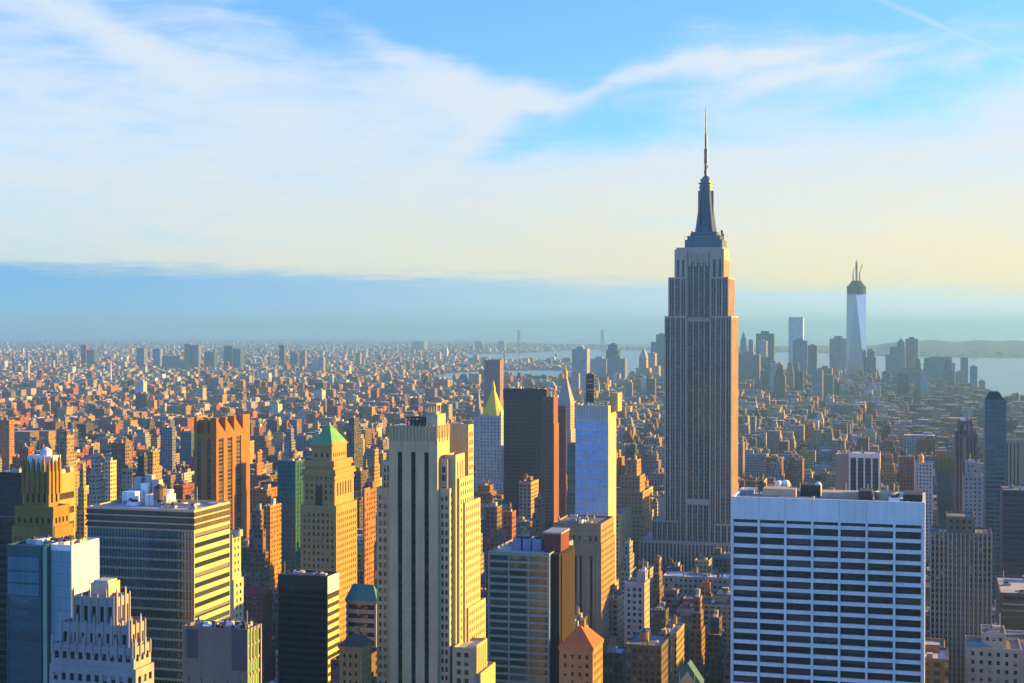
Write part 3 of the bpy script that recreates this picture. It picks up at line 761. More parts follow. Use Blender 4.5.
# ---- wide banded office block on the near side ------------------------------------
def banded_block():
    D = 520.0
    x0, x1, y0, y1 = plan(86.6, 193.8, 229.5, D)
    T = Thing('banded_office_block', 'broad dark glass office block with cream floor bands and louvred top', 'office block', 'banded glass block', D, x0, x1, y0, y1)
    g = T.c[2]; Z = lambda py: zaty(190, py, y0); zt = Z(510); zl = Z(531); fl = (Z(531) - Z(631)) / 10
    CREAM = wallmat('cream_panel', (.44, .37, .24), var=.12); BRON = wallmat('bronze_louvre', (.07, .06, .055), var=.3, course=.7)
    FW = MB(); face(FW, 'N', x0, x1, y0, g, zl, dict(t='ribbon', floor=fl, hf=.76, n=1, head=.4, margin=.7, depth=.25), T.wins)
    T.part('front_wall', FW, wallmat('grey_green_panel', (.17, .20, .20), var=.12))
    face(T.wall, 'W', y0, y1, x1, g, zl, dict(t='ribbon', floor=fl, hf=.5, n=1, gap=.5, head=.9, margin=.3, depth=.3), T.wins)
    face(T.wall, 'E', y0, y1, x0, g, zl, None, T.wins); face(T.wall, 'S', x0, x1, y1, g, zl, None, T.wins)
    T.roof.quad((x0, y0, zl), (x1, y0, zl), (x1, y1, zl), (x0, y1, zl))
    T.tier(x0 + .05, x1 - .05, y0 + .05, y1 - .05, zl - .2, zt, None, None, parapet=1.2)
    lv = MB()
    for a, b in ((Z(530), Z(525.5)), (Z(523.8), Z(518.5)), (Z(517), Z(512.5))):
        lv.box(x0 - .2, x1 + .25, y0 - .25, y0 - .01, a, b); lv.box(x1 + .01, x1 + .22, y0 - .01, y1 + .1, a, b)
    T.part('louvre_band', lv, BRON)
    mu = MB()
    n = 34
    for i in range(n + 1):
        x = x0 + .6 + (x1 - x0 - 1.2) * i / n; mu.box(x - .06, x + .06, y0 - .1, y0 + .22, g, zl - .3, bottom=False, top=False)
    T.part('mullion', mu, wallmat('blue_steel', (.10, .13, .17), rough=.4, metallic=.4))
    T.windows(glassmat('teal_band_glass', (.012, .045, .060), pb=.35, blind=(.05, .10, .12), rough=.05, spec=.8), 'window_band', glassmat('bronze_band_glass', (.03, .05, .05), pb=.4, blind=(.16, .17, .14)))
    X = lambda px, dy: xat(px, y0 + dy); zr = zt - 1.2
    q = MB(); q.box(X(153, 22), X(174, 22), y0 + 16, y0 + 23, zr, zr + 4.0); T.part('penthouse', q, WHITEP)
    q = MB(); q.box(X(130, 26), X(143, 26), y0 + 20, y0 + 26, zr, zr + 4.4); T.part('penthouse', q, WHITEP)
    for p_, yy, h in ((139, 29, 9), (146, 28, 7), (150, 30, 10), (157, 28, 8.5), (168, 26, 5)):
        q = MB(); xx = X(p_, yy); q.box(xx - 1.5, xx + 1.5, y0 + yy - 1.5, y0 + yy + 1.5, zr, zr + h); T.part('flue_box', q, STEEL if h > 8 else WHITEP)
    bm = MB(); bm.bar((X(166, 14), y0 + 14, zr), (X(166, 14), y0 + 14, zr + 8), .3); bm.bar((X(197, 20), y0 + 20, zr), (X(197, 20), y0 + 20, zr + 7), .25); T.part('roof_mast', bm, STEEL)
    clutter(T, x0, x1, y0 + 5, y1, zr, 10, 11, 1, 1.6)
    T.done(CREAM, ROOFL, (86, 229, 495))
banded_block()

# ---- white-sided glass tower, bottom corner --------------------------------------
def white_sided():
    D = 475.0
    x0, x1, y0, y1 = plan(50, 71.2, 98.6, D)
    X = lambda px: xat(px, y0); xg = X(10.5)
    T = Thing('white_sided_tower', 'blue glass tower with a blank white side wall', 'office tower', 'white-sided glass tower', D, xg, x1, y0 - 3, y1)
    g = T.c[2]; Z = lambda py: zaty(50, py, y0); zt = Z(544)
    WH = wallmat('white_render', (.74, .73, .69), var=.06)
    sw = dict(t='grid', bay=5.2, wf=.14, floor=9, hf=.2, margin=3.5, head=13, depth=.4)
    T.tier(x0, x1, y0, y1, g, zt, None, sw, parapet=1.3)
    T.windows(DGLASS, 'window')
    GW = MB(); gs = T.wall; T.wall = GW
    sp = dict(t='ribbon', floor=3.9, hf=.74, n=1, head=5, margin=.5, depth=.2)
    T.tier(xg, X(44.6), y0 - 2.5, y1 - 1, g, zt - .4, sp, None, parapet=.9)
    T.tier(X(44.6) + .01, X(49.8), y0 - 1.6, y0 + 12, g, zt - .2, dict(t='ribbon', floor=3.9, hf=.7, n=1, head=3, margin=.3, depth=.15), None, parapet=.9)
    T.part('glazed_wing', GW, wallmat('teal_spandrel', (.03, .09, .11), rough=.35, metallic=.3))
    T.wall = gs
    T.windows(glassmat('teal_glass', (.015, .07, .09), pb=.35, blind=(.06, .10, .16), spec=.8), 'window_band')
    st = MB(); st.box(X(45.6), X(49.2), y0 - 2.0, y0 - 1.61, g, zt - .5); T.part('corner_strip', st, wallmat('pale_green_glass', (.22, .34, .26), rough=.25))
    gp = MB(); gp.box(X(50.5), X(70.5), y0 - .22, y0 - .01, g, zt - 2); T.part('front_panel', gp, wallmat('shaded_white_panel', (.14, .27, .33), rough=.25, var=.12, course=3.9))  # blue shade on the white front wall painted into this panel
    pl = MB()
    for a, b in ((557, 570), (572, 582), (584, 595)):
        pl.box(X(12.2), X(43), y0 - 2.75, y0 - 2.51, Z(b), Z(a))
    T.part('blue_spandrel', pl, wallmat('blue_panel', (.06, .15, .20), rough=.3))  # paler blue panels over three floor bands of the glazed wing
    clutter(T, xg, x1, y0 + 2, y1, zt - 1.3, 14, 21, 0, 1.8)
    T.done(WH, ROOF, (10, 99, 537))
white_sided()

# ---- stepped gothic block in front of it ---------------------------------------
def gothic_block():
    D = 405.0
    STN = wallmat('mauve_stone', (.29, .265, .255), var=.18)
    sp = dict(t='strip', bay=2.55, wf=.5, head=2.6, margin=.5, foot=1.2, depth=.6)
    gr = dict(t='grid', bay=2.5, wf=.55, floor=3.6, hf=.55, head=2.2, margin=.6, depth=.5)
    def ex(T):
        r = random.Random(2)
        for (x0, x1, y0, y1, z), dz in zip(T.P[:3], (14, 9, 3)):
            bt = MB()
            for sd, U in (('N', x1 - x0), ('W', y1 - y0)):
                n = max(1, int(round((U - 1.0) / 2.55))); bw = (U - 1.0) / n
                for i in range(n + 1):
                    u = .5 + i * bw; big = i % 2 == 0; w_ = .34 if big else .2; h = 1.5 if big else .3
                    if sd == 'N': a = (x0 + u - w_, x0 + u + w_, y0 - .32, y0 - .005); m_ = (x0 + u - .06, x0 + u + .06, y0 - .2, y0 - .1)
                    else: a = (x1 + .005, x1 + .32, y0 + u - w_, y0 + u + w_); m_ = (x1 + .1, x1 + .2, y0 + u - .06, y0 + u + .06)
                    bt.box(*a, z - dz, z + h); bt.frustum(a, z + h, m_, z + h + (1.1 if big else .6))
            T.part('crown_pinnacle', bt, STN)
        x0, x1, y0, y1, z = T.P[0]
        q = MB(); X = lambda px: xat(px, y0 + 5); q.box(X(90), X(108), y0 + 5, y0 + 11, z - 1, zaty(100, 583, y0 + 5)); pent = T.part('penthouse', q, wallmat('pale_brick', (.46, .38, .28)))
        q = MB(); q.box(X(90) + .6, X(108) - .6, y0 + 5.6, y0 + 10.4, zaty(100, 583, y0 + 5), zaty(100, 580.8, y0 + 5)); T.part('penthouse_roof', q, ROOFL, pent)
    tower('gothic_stepped_block', 'grey stone stepped building with a pinnacled gothic crown, in front of the white-sided tower', 'office building', 'gothic stepped block', D,
          [(71.4, 114.8, 129.5, 598, 0), (58.6, 129.5, 144.5, 626, -1.5), (50, 133, 146.8, 648, -2.5), (49, 135, 148.5, 670, -3)], STN, DGLASS, [sp, sp, gr, gr], [sp, sp, gr, gr], extra=ex, parapet=.8)
gothic_block()

# ---- dark gothic tower with sunlit corner, far side of the banded block ------------
def gothic_tower():
    D = 640.0
    BST = wallmat('ochre_brick', (.22, .14, .035), var=.25)
    sp = dict(t='strip', bay=3.0, wf=.42, head=5, foot=2, margin=.8, depth=.7)
    def ex(T):
        x0, x1, y0, y1, z = T.P[0]; q = MB()
        pts = [(x0 + (x1 - x0) * i / 5, y0) for i in range(6)] + [(x1, y0 + (y1 - y0) * i / 3) for i in range(1, 4)]
        for i, (x, y) in enumerate(pts):
            h = 7.5 if i % 2 == 0 else 5.5
            q.box(x - .55, x + .55, y - .55, y + .55, z - 10, z + h * .5); q.frustum((x - .5, x + .5, y - .5, y + .5), z + h * .5, (x - .08, x + .08, y - .08, y + .08), z + h)
        T.part('crown_spire', q, BST)
        c = MB(); cx, cy = (x0 + x1) / 2, (y0 + y1) / 2 + 2
        for i in range(6):
            a = (x0 + x1) / 2 + (i - 2.5) * (x1 - x0) / 6.5
            c.box(a - .9, a + .9, cy - 4, cy + 4, z - .8, z + 6.6)
        T.part('crown_louvre', c, WHITEP)
        c = MB(); c.lathe(cx + 1, cy, [(2.6, z + 4), (2.6, z + 9), (.1, z + 10.5)], 14); T.part('water_tank', c, wallmat('pale_blue_tank', (.45, .52, .58)))
    tower('dark_gothic_tower', 'ochre brick tower with a spiky crown, sunlit down one side', 'office tower', 'spiky ochre tower', D,
          [(22.8, 48.3, 59.2, 472, 0), (14, 52.8, 67.6, 507, -5), (12, 54, 68, 527, -7)], BST, DGLASS, sp, sp, extra=ex)
gothic_tower()
tower('bronze_glass_tower', 'near-black glass tower cut off by the edge of the picture', 'office tower', 'black edge tower', 700,
      [(-30, 22.3, 25, 473, 0)], wallmat('black_panel', (.022, .022, .026), rough=.4), glassmat('black_glass', (.01, .012, .018), pb=.1, spec=.35), R(3.8, .6, 2, depth=.2), R(3.8, .6, depth=.2), clut=dict(n=4, seed=5))
tower('orange_banded_block', 'brick block with sunlit orange bands beside the spiky ochre tower', 'office block', 'orange banded block', 720,
      [(48, 55, 74.6, 472, 0)], wallmat('orange_brick', (.42, .23, .09), var=.15), glassmat('brown_glass', (.06, .045, .04), pb=.2, blind=(.14, .11, .08)), R(3.7, .5), R(7.4, .45, head=11, gap=.8, depth=.4), clut=dict(n=4, seed=6))

# ---- brown finned tower ------------------------------------------------------
def finned_tower():
    D = 1321.0
    x0, x1, y0, y1 = plan(194, 216.2, 249.6, D)
    T = Thing('brown_brick_tower', 'dark brown tower with broad brick fins and a notched top, glowing orange in the sun', 'office tower', 'brown finned tower', D, x0, x1, y0, y1)
    g = T.c[2]; Z = lambda py: zaty(205, py, y0); zt = Z(418); zn = Z(433)
    BR = wallmat('red_brown_brick', (.30, .115, .026), var=.2); BG = glassmat('brown_tint_glass', (.03, .028, .034), pb=.35, blind=(.10, .085, .075), spandrel=(3.6, .4, (.075, .05, .035)))
    L = y1 - y0; Wd = x1 - x0; rx, ry = 6.5, 4.0
    fw = [(0, .055), (.265, .315), (.525, .575), (.79, 1.0)]; fn = [(0, .12), (.45, .60), (.88, 1.0)]
    for a, b in zip(fw[:-1], fw[1:]):      # three broad window bays on the sunny side
        face(T.wall, 'W', y0 + L * a[0], y0 + L * b[0], x1, g, zn, None if False else dict(t='strip', bay=L * .3, wf=.78, margin=L * .035, head=5, foot=1, depth=.9), T.wins)
    face(T.wall, 'W', y0 + L * .79, y1, x1, g, zn, None, T.wins)
    for a, b in zip(fn[:-1], fn[1:]): face(T.wall, 'N', x0 + Wd * a[0], x0 + Wd * b[0], y0, g, zn, dict(t='strip', bay=Wd * .5, wf=.55, margin=1.5, head=5, foot=1, depth=.8), T.wins)
    face(T.wall, 'N', x0 + Wd * .88, x1, y0, g, zn, None, T.wins)
    face(T.wall, 'E', y0, y1, x0, g, zn, None, T.wins); face(T.wall, 'S', x0, x1, y1, g, zn, None, T.wins)
    T.roof.quad((x0, y0, zn - .01), (x1, y0, zn - .01), (x1, y1, zn - .01), (x0, y1, zn - .01))
    T.tier(x0 + 1, x1 - rx, y0 + ry, y1 - 1, zn, zt - 2, None, None)
    def fin(xa, xb, ya, yb):
        m = MB(); m.box(xa, xb, ya, yb, zn + .01, zt, bottom=False); T.part('fin', m, BR)
    for a, b in fw: fin(x1 - rx + .01, x1 + .02, y0 + L * a + (.03 if a == 0 else 0), y0 + L * b)
    for a, b in fn: fin(x0 + Wd * a, x0 + Wd * b - (rx + .05 if b == 1.0 else 0) if b < 1 else x1 - rx - .02, y0 - .02, y0 + ry - .01)
    for a, b in zip(fw[:-1], fw[1:]):
        m = MB(); ya, yb = y0 + L * a[1] + .05, y0 + L * b[0] - .05
        m.ring([[(x1 - rx + .02, ya, zn + .01), (x1 - .3, ya, zn + .01), (x1 - .3, yb, zn + .01), (x1 - rx + .02, yb, zn + .01)], [(x1 - rx + .02, ya, zt - 3), (x1 - rx + .3, ya, zt - 3), (x1 - rx + .3, yb, zt - 3), (x1 - rx + .02, yb, zt - 3)]])
        T.part('sloped_apron', m, BR)
    T.windows(BG, 'window_bay'); clutter(T, x0 + 3, x1 - rx - 2, y0 + ry + 2, y1 - 3, zt - 3, 4, 8, 0, 2.0)
    T.done(BR, ROOFD, (194, 250, 417))
finned_tower()

# ---- tower with the green pyramid roof -----------------------------------------
def pyramid_tower():
    D = 854.0
    ST_ = wallmat('tan_stone', (.33, .22, .085), var=.16, course=3.7, joint=.85)
    gw = lambda **k: G(3.1, .45, 3.7, .55, head=4.6, depth=.6, **k)
    def ex(T):
        x0, x1, y0, y1, z = T.P[0]
        c = MB(); a = .9
        c.frustum((x0 - a, x1 + a, y0 - a, y1 + a), z + .02, (x0 + .2, x1 - .2, y0 + .2, y1 - .2), z + 1.6); T.part('eaves', c, ST_)
        p = MB(); mx, my = (x0 + x1) / 2, (y0 + y1) / 2; zz = zaty(328, 426, y0 + 5)
        p.frustum((x0 + .1, x1 - .1, y0 + .1, y1 - .1), z + 1.62, (mx - 1.0, mx + 1.0, my - 1.4, my + 1.4), zz)
        T.part('pyramid_roof', p, wallmat('green_copper', (.095, .30, .12), rough=.65, var=.3))
        p = MB(); p.box(mx - .6, mx + .6, my - .8, my + .8, zz, zz + 1.6); T.part('roof_lantern', p, STEEL)
        for i in (1, 2):
            x0, x1, y0, y1, z = T.P[i]; k = MB(); k.box(x0 - 1.1, x1 + 1.1, y0 - 1.1, y1 + 1.1, z - 3.4, z - 2.2); k.box(x0 - .7, x1 + .7, y0 - .7, y1 + .7, z - 2.2, z - .2); k.box(x0 - .5, x1 + .5, y0 - .5, y1 + .5, z - 6.4, z - 5.6)
            T.part('cornice', k, ST_)
        x0, x1, y0, y1, z = T.P[2]; q = MB(); xm = (x0 + x1) / 2; q.box(xm - 2.1, xm + 2.1, y0 - .35, y0 - .01, z - 34, z - 12); q.lathe(xm, y0 - .2, [(2.1, z - 12), (1.6, z - 10.6), (.2, z - 9.8)], 12)
        T.part('tall_arch_window', q, DGLASS)
    tower('pyramid_roofed_tower', 'tan stone tower topped by a bright green pyramid roof', 'office tower', 'green pyramid tower', D,
          [(311.5, 331.8, 346.5, 446, 0), (305, 333.2, 351, 461, -2), (303, 334.5, 353.5, 470, -3), (300.3, 336, 356.3, 506, -6)], ST_, DGLASS,
          [gw(), gw(), gw(), gw()], [gw(), gw(), dict(t='strip', bay=4.2, wf=.4, head=8, foot=6, margin=2.5), gw()], extra=ex)
pyramid_tower()

# ---- others round the middle ----------------------------------------------------
tower('teal_glass_tower', 'small teal glass tower beside the green pyramid tower', 'office tower', 'teal glass tower', 1150,
      [(277, 295.5, 304.7, 461, 0)], wallmat('teal_frame', (.02, .11, .11), rough=.5), glassmat('teal_strip_glass', (.01, .06, .07), pb=.2, blind=(.03, .12, .13), spandrel=(3.6, .35, (.015, .09, .09))),
      ST(2.9, .7, head=1.5, depth=.35), ST(2.9, .6, head=1.5), clut=dict(n=8, seed=31, tank=2, hmax=5))
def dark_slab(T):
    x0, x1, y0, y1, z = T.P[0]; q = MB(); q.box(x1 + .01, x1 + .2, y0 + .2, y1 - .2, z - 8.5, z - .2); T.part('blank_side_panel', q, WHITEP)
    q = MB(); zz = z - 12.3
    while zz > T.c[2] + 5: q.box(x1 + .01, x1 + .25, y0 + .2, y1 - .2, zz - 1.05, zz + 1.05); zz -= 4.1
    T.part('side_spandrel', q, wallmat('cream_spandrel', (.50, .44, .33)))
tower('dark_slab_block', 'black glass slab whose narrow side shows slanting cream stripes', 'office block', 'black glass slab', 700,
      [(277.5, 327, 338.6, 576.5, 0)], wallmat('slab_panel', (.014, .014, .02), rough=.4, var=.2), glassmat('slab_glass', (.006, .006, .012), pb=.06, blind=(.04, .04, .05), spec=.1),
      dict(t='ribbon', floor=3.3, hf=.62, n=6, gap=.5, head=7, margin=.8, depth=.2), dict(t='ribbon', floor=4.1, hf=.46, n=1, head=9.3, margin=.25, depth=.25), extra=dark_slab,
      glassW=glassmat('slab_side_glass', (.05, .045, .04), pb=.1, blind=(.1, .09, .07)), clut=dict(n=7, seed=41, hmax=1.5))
FOOT_SLAB = True
def hip_house(name, label, short, D, pl, pr, ps, eave, ridge, wallm, roofm, N, Wt, cat='building', glass=DGLASS, chim=False):
    x0, x1, y0, y1 = plan(pl, pr, ps, D); T = Thing(name, label, cat, short, D, x0, x1, y0, y1)
    z = zaty(pr, eave, y0); zr = zaty((pl + pr) / 2, ridge, (y0 + y1) / 2)
    T.tier(x0, x1, y0, y1, T.c[2], z, N, Wt, parapet=.3); T.windows(glass, 'window', limit=100)
    a = .7; w, d = x1 - x0, y1 - y0; k = min(w, d) * .46
    m = MB(); m.frustum((x0 - a, x1 + a, y0 - a, y1 + a), z + .02, (x0 + k, x1 - k, y0 + k, y1 - k), zr); T.part('hip_roof', m, roofm)
    q = MB(); q.box(x0 - .4, x1 + .4, y0 - .4, y1 + .4, z - 1.1, z); T.part('eaves', q, wallm)
    if chim:
        c = MB(); mx, my = x0 + w * .55, y0 + d * .5; c.box(mx - 1, mx + 1, my - 1, my + 1, zr - 4, zr + 2.4); T.part('chimney', c, wallm)
    T.done(wallm, ROOFD, (pl, ps, ridge)); return T
hip_house('hip_roofed_block', 'orange brick block with a dark slate hip roof beside the black glass slab', 'slate hip-roofed block', 590, 338.8, 361, 371.3, 647, 632, wallmat('dark_orange_brick', (.34, .20, .08)), wallmat('slate', (.05, .055, .06), rough=.6),
          G(3, .4, 3.6, .5, head=3), G(3, .4, 3.6, .5, head=3), chim=True)
hip_house('red_hip_roofed_block', 'brick block with an orange-red tiled hip roof beside the teal banded block', 'red hip-roofed block', 640, 559.3, 593, 602.8, 649, 624.5, wallmat('brown_brick', (.32, .19, .08)), wallmat('red_tile', (.40, .12, .045), var=.2, course=.8),
          G(3.4, .4, 3.8, .5, head=3), G(3.2, .5, 3.8, .5, head=3), chim=True)
hip_house('maroon_roofed_building', 'low building with a maroon hipped roof between the grey roof-plant block and the black slab', 'maroon-roofed building', 860, 237, 262, 271.5, 594, 585, wallmat('dull_red_brick', (.15, .06, .05)), wallmat('maroon_tile', (.22, .03, .04), var=.15),
          G(3, .4, 3.6, .5), G(3, .4, 3.6, .5))
def teal_roof():
    T = hip_house('mansard_roofed_building', 'grey stone building with a teal copper roof tucked behind the striped limestone tower', 'teal-roofed building', 720, 346, 376, 380, 601.5, 584, wallmat('pale_grey_stone', (.34, .33, .34)), wallmat('teal_copper', (.03, .20, .22), rough=.6), R(4.4, .55, 1), R(4.4, .5))
teal_roof()
def grey_roof_plant():
    D = 455.0
    def ex(T):
        x0, x1, y0, y1, z = T.P[0]
        X = lambda px: xat(px, y0)
        q = MB(); q.box(X(231.5), x1 + .02, y0 - .25, y0 - .01, z - 13, z - .1); T.part('front_panel', q, wallmat('charcoal_panel', (.055, .06, .08), rough=.5))
        q = MB(); q.box(X(186), X(197), y0 - .12, y0 - .01, z - 10, z - 1); T.part('front_panel', q, wallmat('charcoal_panel', (.055, .06, .08), rough=.5))
        r = random.Random(77)
        for i in range(26):
            x, y = r.uniform(x0 + 2, x1 - 2), r.uniform(y0 + 2, y1 - 2); h = r.uniform(.8, 2.6)
            roof_unit(T, x, y, z - 1, r.uniform(.8, 2.4), r.uniform(.8, 2.4), h, r.choice([STEEL, WHITEP, ROOFL, DARKM]), 'rooftop_unit', r.random() < .4)
        m = MB(); m.bar((X(241), y0 + 4, z - 1), (X(241), y0 + 4, z + 5), .25); T.part('roof_mast', m, STEEL)
        q = MB()
        for i in range(5):
            y = y0 + (y1 - y0) * i / 4; q.box(x1 + .01, x1 + .3, y - .25, y + .25, T.c[2], z)
        T.part('side_pier', q, wallmat('olive_frame', (.32, .32, .20)))
    tower('grey_plant_roof_block', 'grey walled block with a green glass side and a roof crowded with plant', 'office block', 'grey block with crowded roof', D,
          [(182, 246.8, 260, 629.5, 0)], wallmat('grey_panel', (.15, .145, .13), var=.12), glassmat('green_glass', (.15, .33, .12), pb=.3, blind=(.22, .40, .18), rough=.3), dict(t='ribbon', floor=4.2, hf=.5, n=5, gap=4, head=16, margin=2), dict(t='ribbon', floor=4.6, hf=.8, n=1, head=1.2, margin=.3), extra=ex)
grey_roof_plant()
def teal_banded():
    D = 660.0
    x0, x1, y0, y1 = plan(488, 549.4, 573.2, D)
    T = Thing('teal_banded_block', 'green glass office block with pale floor bands and a maroon roof box', 'office block', 'teal banded block', D, x0, x1 + 4, y0, y1)
    g = T.c[2]; Z = lambda py: zaty(520, py, y0); zt = Z(552.5)
    SPD = wallmat('pale_spandrel', (.20, .26, .24), var=.12)
    T.tier(x0, x1, y0, y1, g, zt, dict(t='ribbon', floor=(Z(560) - Z(635)) / 10, hf=.66, n=3, gap=.7, head=1.6, margin=.9, depth=.35), None)
    T.windows(glassmat('green_dark_glass', (.008, .05, .048), pb=.35, blind=(.04, .11, .10), spec=.6), 'window')
    xb = xat(559.3, y0 + 3)
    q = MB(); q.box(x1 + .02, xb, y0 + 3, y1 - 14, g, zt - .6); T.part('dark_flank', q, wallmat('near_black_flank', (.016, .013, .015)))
    q = MB(); q.box(xb + .01, xb + .5, y0 + 6, y1 - 14.5, g, zt - 1.2); T.part('side_lattice', q, wallmat('shaded_lattice', (.018, .011, .008), var=.15, course=1.9, joint=.4))  # lattice colour darkened to near black to stand in for shade
    X = lambda px, dy: xat(px, y0 + dy)
    q = MB(); q.box(X(545, 12), X(562, 12), y0 + 10, y0 + 26, zt - 1, zt + 7.5); mr = T.part('lift_house', q, wallmat('maroon_cladding', (.13, .04, .05)))
    q = MB(); q.box(X(545, 12) - .3, X(562, 12) + .3, y0 + 9.7, y0 + 26.3, zt + 7.5, zt + 8.3); T.part('lift_house_coping', q, STEEL, mr)
    for i, (p_, w) in enumerate(((519, 4.5), (527, 4.5), (538, 4.2))):
        q = MB(); xx = X(p_, 14); q.box(xx - w / 2, xx + w / 2, y0 + 12, y0 + 17, zt - 1, zt + 4.5); o = T.part('cooling_unit', q, wallmat('blue_plant', (.16, .24, .42), rough=.5))
        c = MB(); c.lathe(xx, y0 + 14.5, [(1.7, zt + 4.5), (1.7, zt + 5.4)], 14); T.part('fan', c, DARKM, o)
    clutter(T, x0, x1 - 10, y0 + 2, y1, zt - 1, 12, 51, 0, 2.4)
    T.done(SPD, ROOFL, (488, 573, 540))
teal_banded()
def blue_tower():
    D = 1010.0
    x0, x1, y0, y1 = plan(575.4, 608.5, 616.2, D)
    T = Thing('blue_glass_tower', 'slim tower with a bright blue glass front and a sunlit cream side', 'apartment tower', 'bright blue tower', D, x0, x1, y0, y1)
    g = T.c[2]; Z = lambda py: zaty(592, py, y0)
    CR = wallmat('cream_precast', (.50, .43, .30), var=.1)
    T.tier(x0, x1, y0, y1, g, Z(421.5), dict(t='grid', bay=4.1, wf=.86, floor=3.3, hf=.78, margin=.4, head=.3, depth=.2), dict(t='grid', bay=3.4, wf=.25, floor=3.3, hf=.4, margin=1, head=2, depth=.3), parapet=.2)
    T.tier(x0 + .1, x1 - .1, y0 + .1, y1 - .1, Z(421.5) - .2, Z(405.5), dict(t='strip', bay=2.2, wf=.4, head=2.2, foot=1.5, depth=.5), None)
    T.windows(glassmat('painted_sky_glass', (.15, .38, .78), pb=.25, blind=(.19, .43, .80), rough=.25, spec=.4, metallic=.2, vary=.25), 'window', DGLASS)  # blue of the reflected sky painted into pane and blind colours
    q = MB()
    for i in range(9):
        x = x0 + 1 + (x1 - x0 - 2) * i / 8; q.box(x - .35, x + .35, y0 - .25, y0 + .08, Z(405.5) - 2, Z(403) + (i % 2) * .8)
    T.part('crown_tooth', q, CR)
    xx1 = xat(619, y0 + 14)
    q = MB(); q.box(xat(610, y0 + 10), xx1, y0 + 10, y0 + 24, Z(412), zaty(615, 393, y0 + 10)); T.part('lift_house', q, wallmat('warm_brick', (.46, .30, .16)))
    clutter(T, x0, x1, y0 + 2, y0 + 16, Z(405.5) - 1, 5, 61)
    T.done(CR, ROOFL, (575, 620, 393))
    tower('ornate_stone_block', 'dark stone block with sunlit side at the foot of the bright blue tower', 'office block', 'ornate stone block', 940,
          [(553, 601, 614, 524, 0), (550, 601.5, 614.6, 544, -3)], wallmat('grey_brown_stone', (.26, .19, .11), var=.22, course=3.9), DGLASS, dict(t='strip', bay=3.6, wf=.45, head=8, foot=2, margin=1.5, depth=.6), dict(t='grid', bay=3.2, wf=.4, floor=3.9, hf=.5, head=4), clut=dict(n=8, seed=62, hmax=4))
blue_tower()
# ---- middle distance ---------------------------------------------------------
NL = wallmat('blue_grey_limestone', (.36, .35, .33), var=.12)
def gold_pyramid():
    D = 1850.0
    sw = dict(t='grid', bay=4.2, wf=.4, floor=4.2, hf=.5, head=3, margin=1.5, depth=.4)
    def ex(T):
        x0, x1, y0, y1, z = T.P[0]; mx, my = (x0 + x1) / 2, (y0 + y1) / 2; GD = wallmat('gilded_tile', (.75, .50, .06), rough=.5, var=.1)
        p = MB(); za = zat(492.4, 391, D + 15)
        o8 = lambda hx, hy, c: [(mx - hx + c, my - hy), (mx + hx - c, my - hy), (mx + hx, my - hy + c), (mx + hx, my + hy - c), (mx + hx - c, my + hy), (mx - hx + c, my + hy), (mx - hx, my + hy - c), (mx - hx, my - hy + c)]
        w, d = (x1 - x0) / 2 * .86, (y1 - y0) / 2 * .86
        p.ring([[(*q, zz) for q in o8(w * k, d * k, 4 * k)] for k, zz in ((1, z + .02), (.62, z + (za - z) * .42), (.16, za))])
        pr = T.part('pyramid_roof', p, GD)
        l = MB(); l.lathe(mx, my, [(2.6, za), (2.6, za + 5), (1.9, za + 6), (.15, za + 14)], 8); T.part('lantern', l, GD, pr)
        for sx in (-1, 1):
            for sy in (-1, 1):
                c = MB(); a, b = mx + sx * (x1 - x0) * .46, my + sy * (y1 - y0) * .46; c.frustum((a - 1.6, a + 1.6, b - 1.6, b + 1.6), z, (a - .2, a + .2, b - .2, b + .2), z + 9); T.part('corner_pinnacle', c, NL)
    tower('gilded_pyramid_tower', 'grey stone tower under a steep gilded pyramid roof', 'office tower', 'gold pyramid tower', D,
          [(478.5, 501, 508.3, 416, 0), (475.5, 501.6, 509, 448, -4), (463, 503, 512, 482, -12), (458, 505, 516, 503, -16)], NL, DGLASS, sw, sw, extra=ex)
    tower('rear_stone_wing', 'plain grey stone block attached beside the gold pyramid tower', 'office building', 'grey stone wing', 1835, [(502.5, 518, 521.8, 446, 0)], NL, DGLASS, sw, sw, clut=dict(n=5, seed=71, tank=1))
gold_pyramid()
DB = wallmat('dark_bronze', (.07, .045, .04), var=.15); RB = wallmat('dark_red_granite', (.165, .075, .06), var=.15)
def slab_cap(T):
    x0, x1, y0, y1, z = T.P[0]; q = MB(); q.box(x0 - .3, x1 + .3, y0 - .35, y0 - .01, z - 11, z - .1); T.part('dark_parapet_band', q, DARKM)
tower('bronze_slab_tower', 'broad dark bronze slab rising behind the gold pyramid tower', 'office tower', 'dark bronze slab', 1500, [(503.5, 546.3, 548.5, 389, 0)], DB, glassmat('bronze_glass', (.03, .02, .022), pb=.15, blind=(.08, .055, .045), spandrel=(3.7, .45, (.06, .04, .035))),
      ST(2.4, .6, head=12, depth=.3), ST(2.4, .5, head=12), extra=slab_cap, clut=dict(n=5, seed=72))
tower('red_granite_tower', 'narrow red granite tower with one glowing pink side, against the dark bronze slab', 'apartment tower', 'red granite tower', 1420, [(543, 553.6, 558, 397, 0), (541, 554, 558.4, 424, -2)], RB, glassmat('dim_blue_glass', (.025, .03, .05), pb=.3, blind=(.10, .09, .10)), G(3, .55, 3.3, .5), None, clut=dict(n=3, seed=73))
tower('maroon_slab_tower', 'plain maroon slab next to the red granite tower', 'apartment tower', 'maroon slab', 1500, [(557.5, 564.5, 566.3, 406, 0)], wallmat('maroon_brick', (.17, .055, .055), var=.12), DGLASS, G(3.4, .35, 3.3, .4), None)
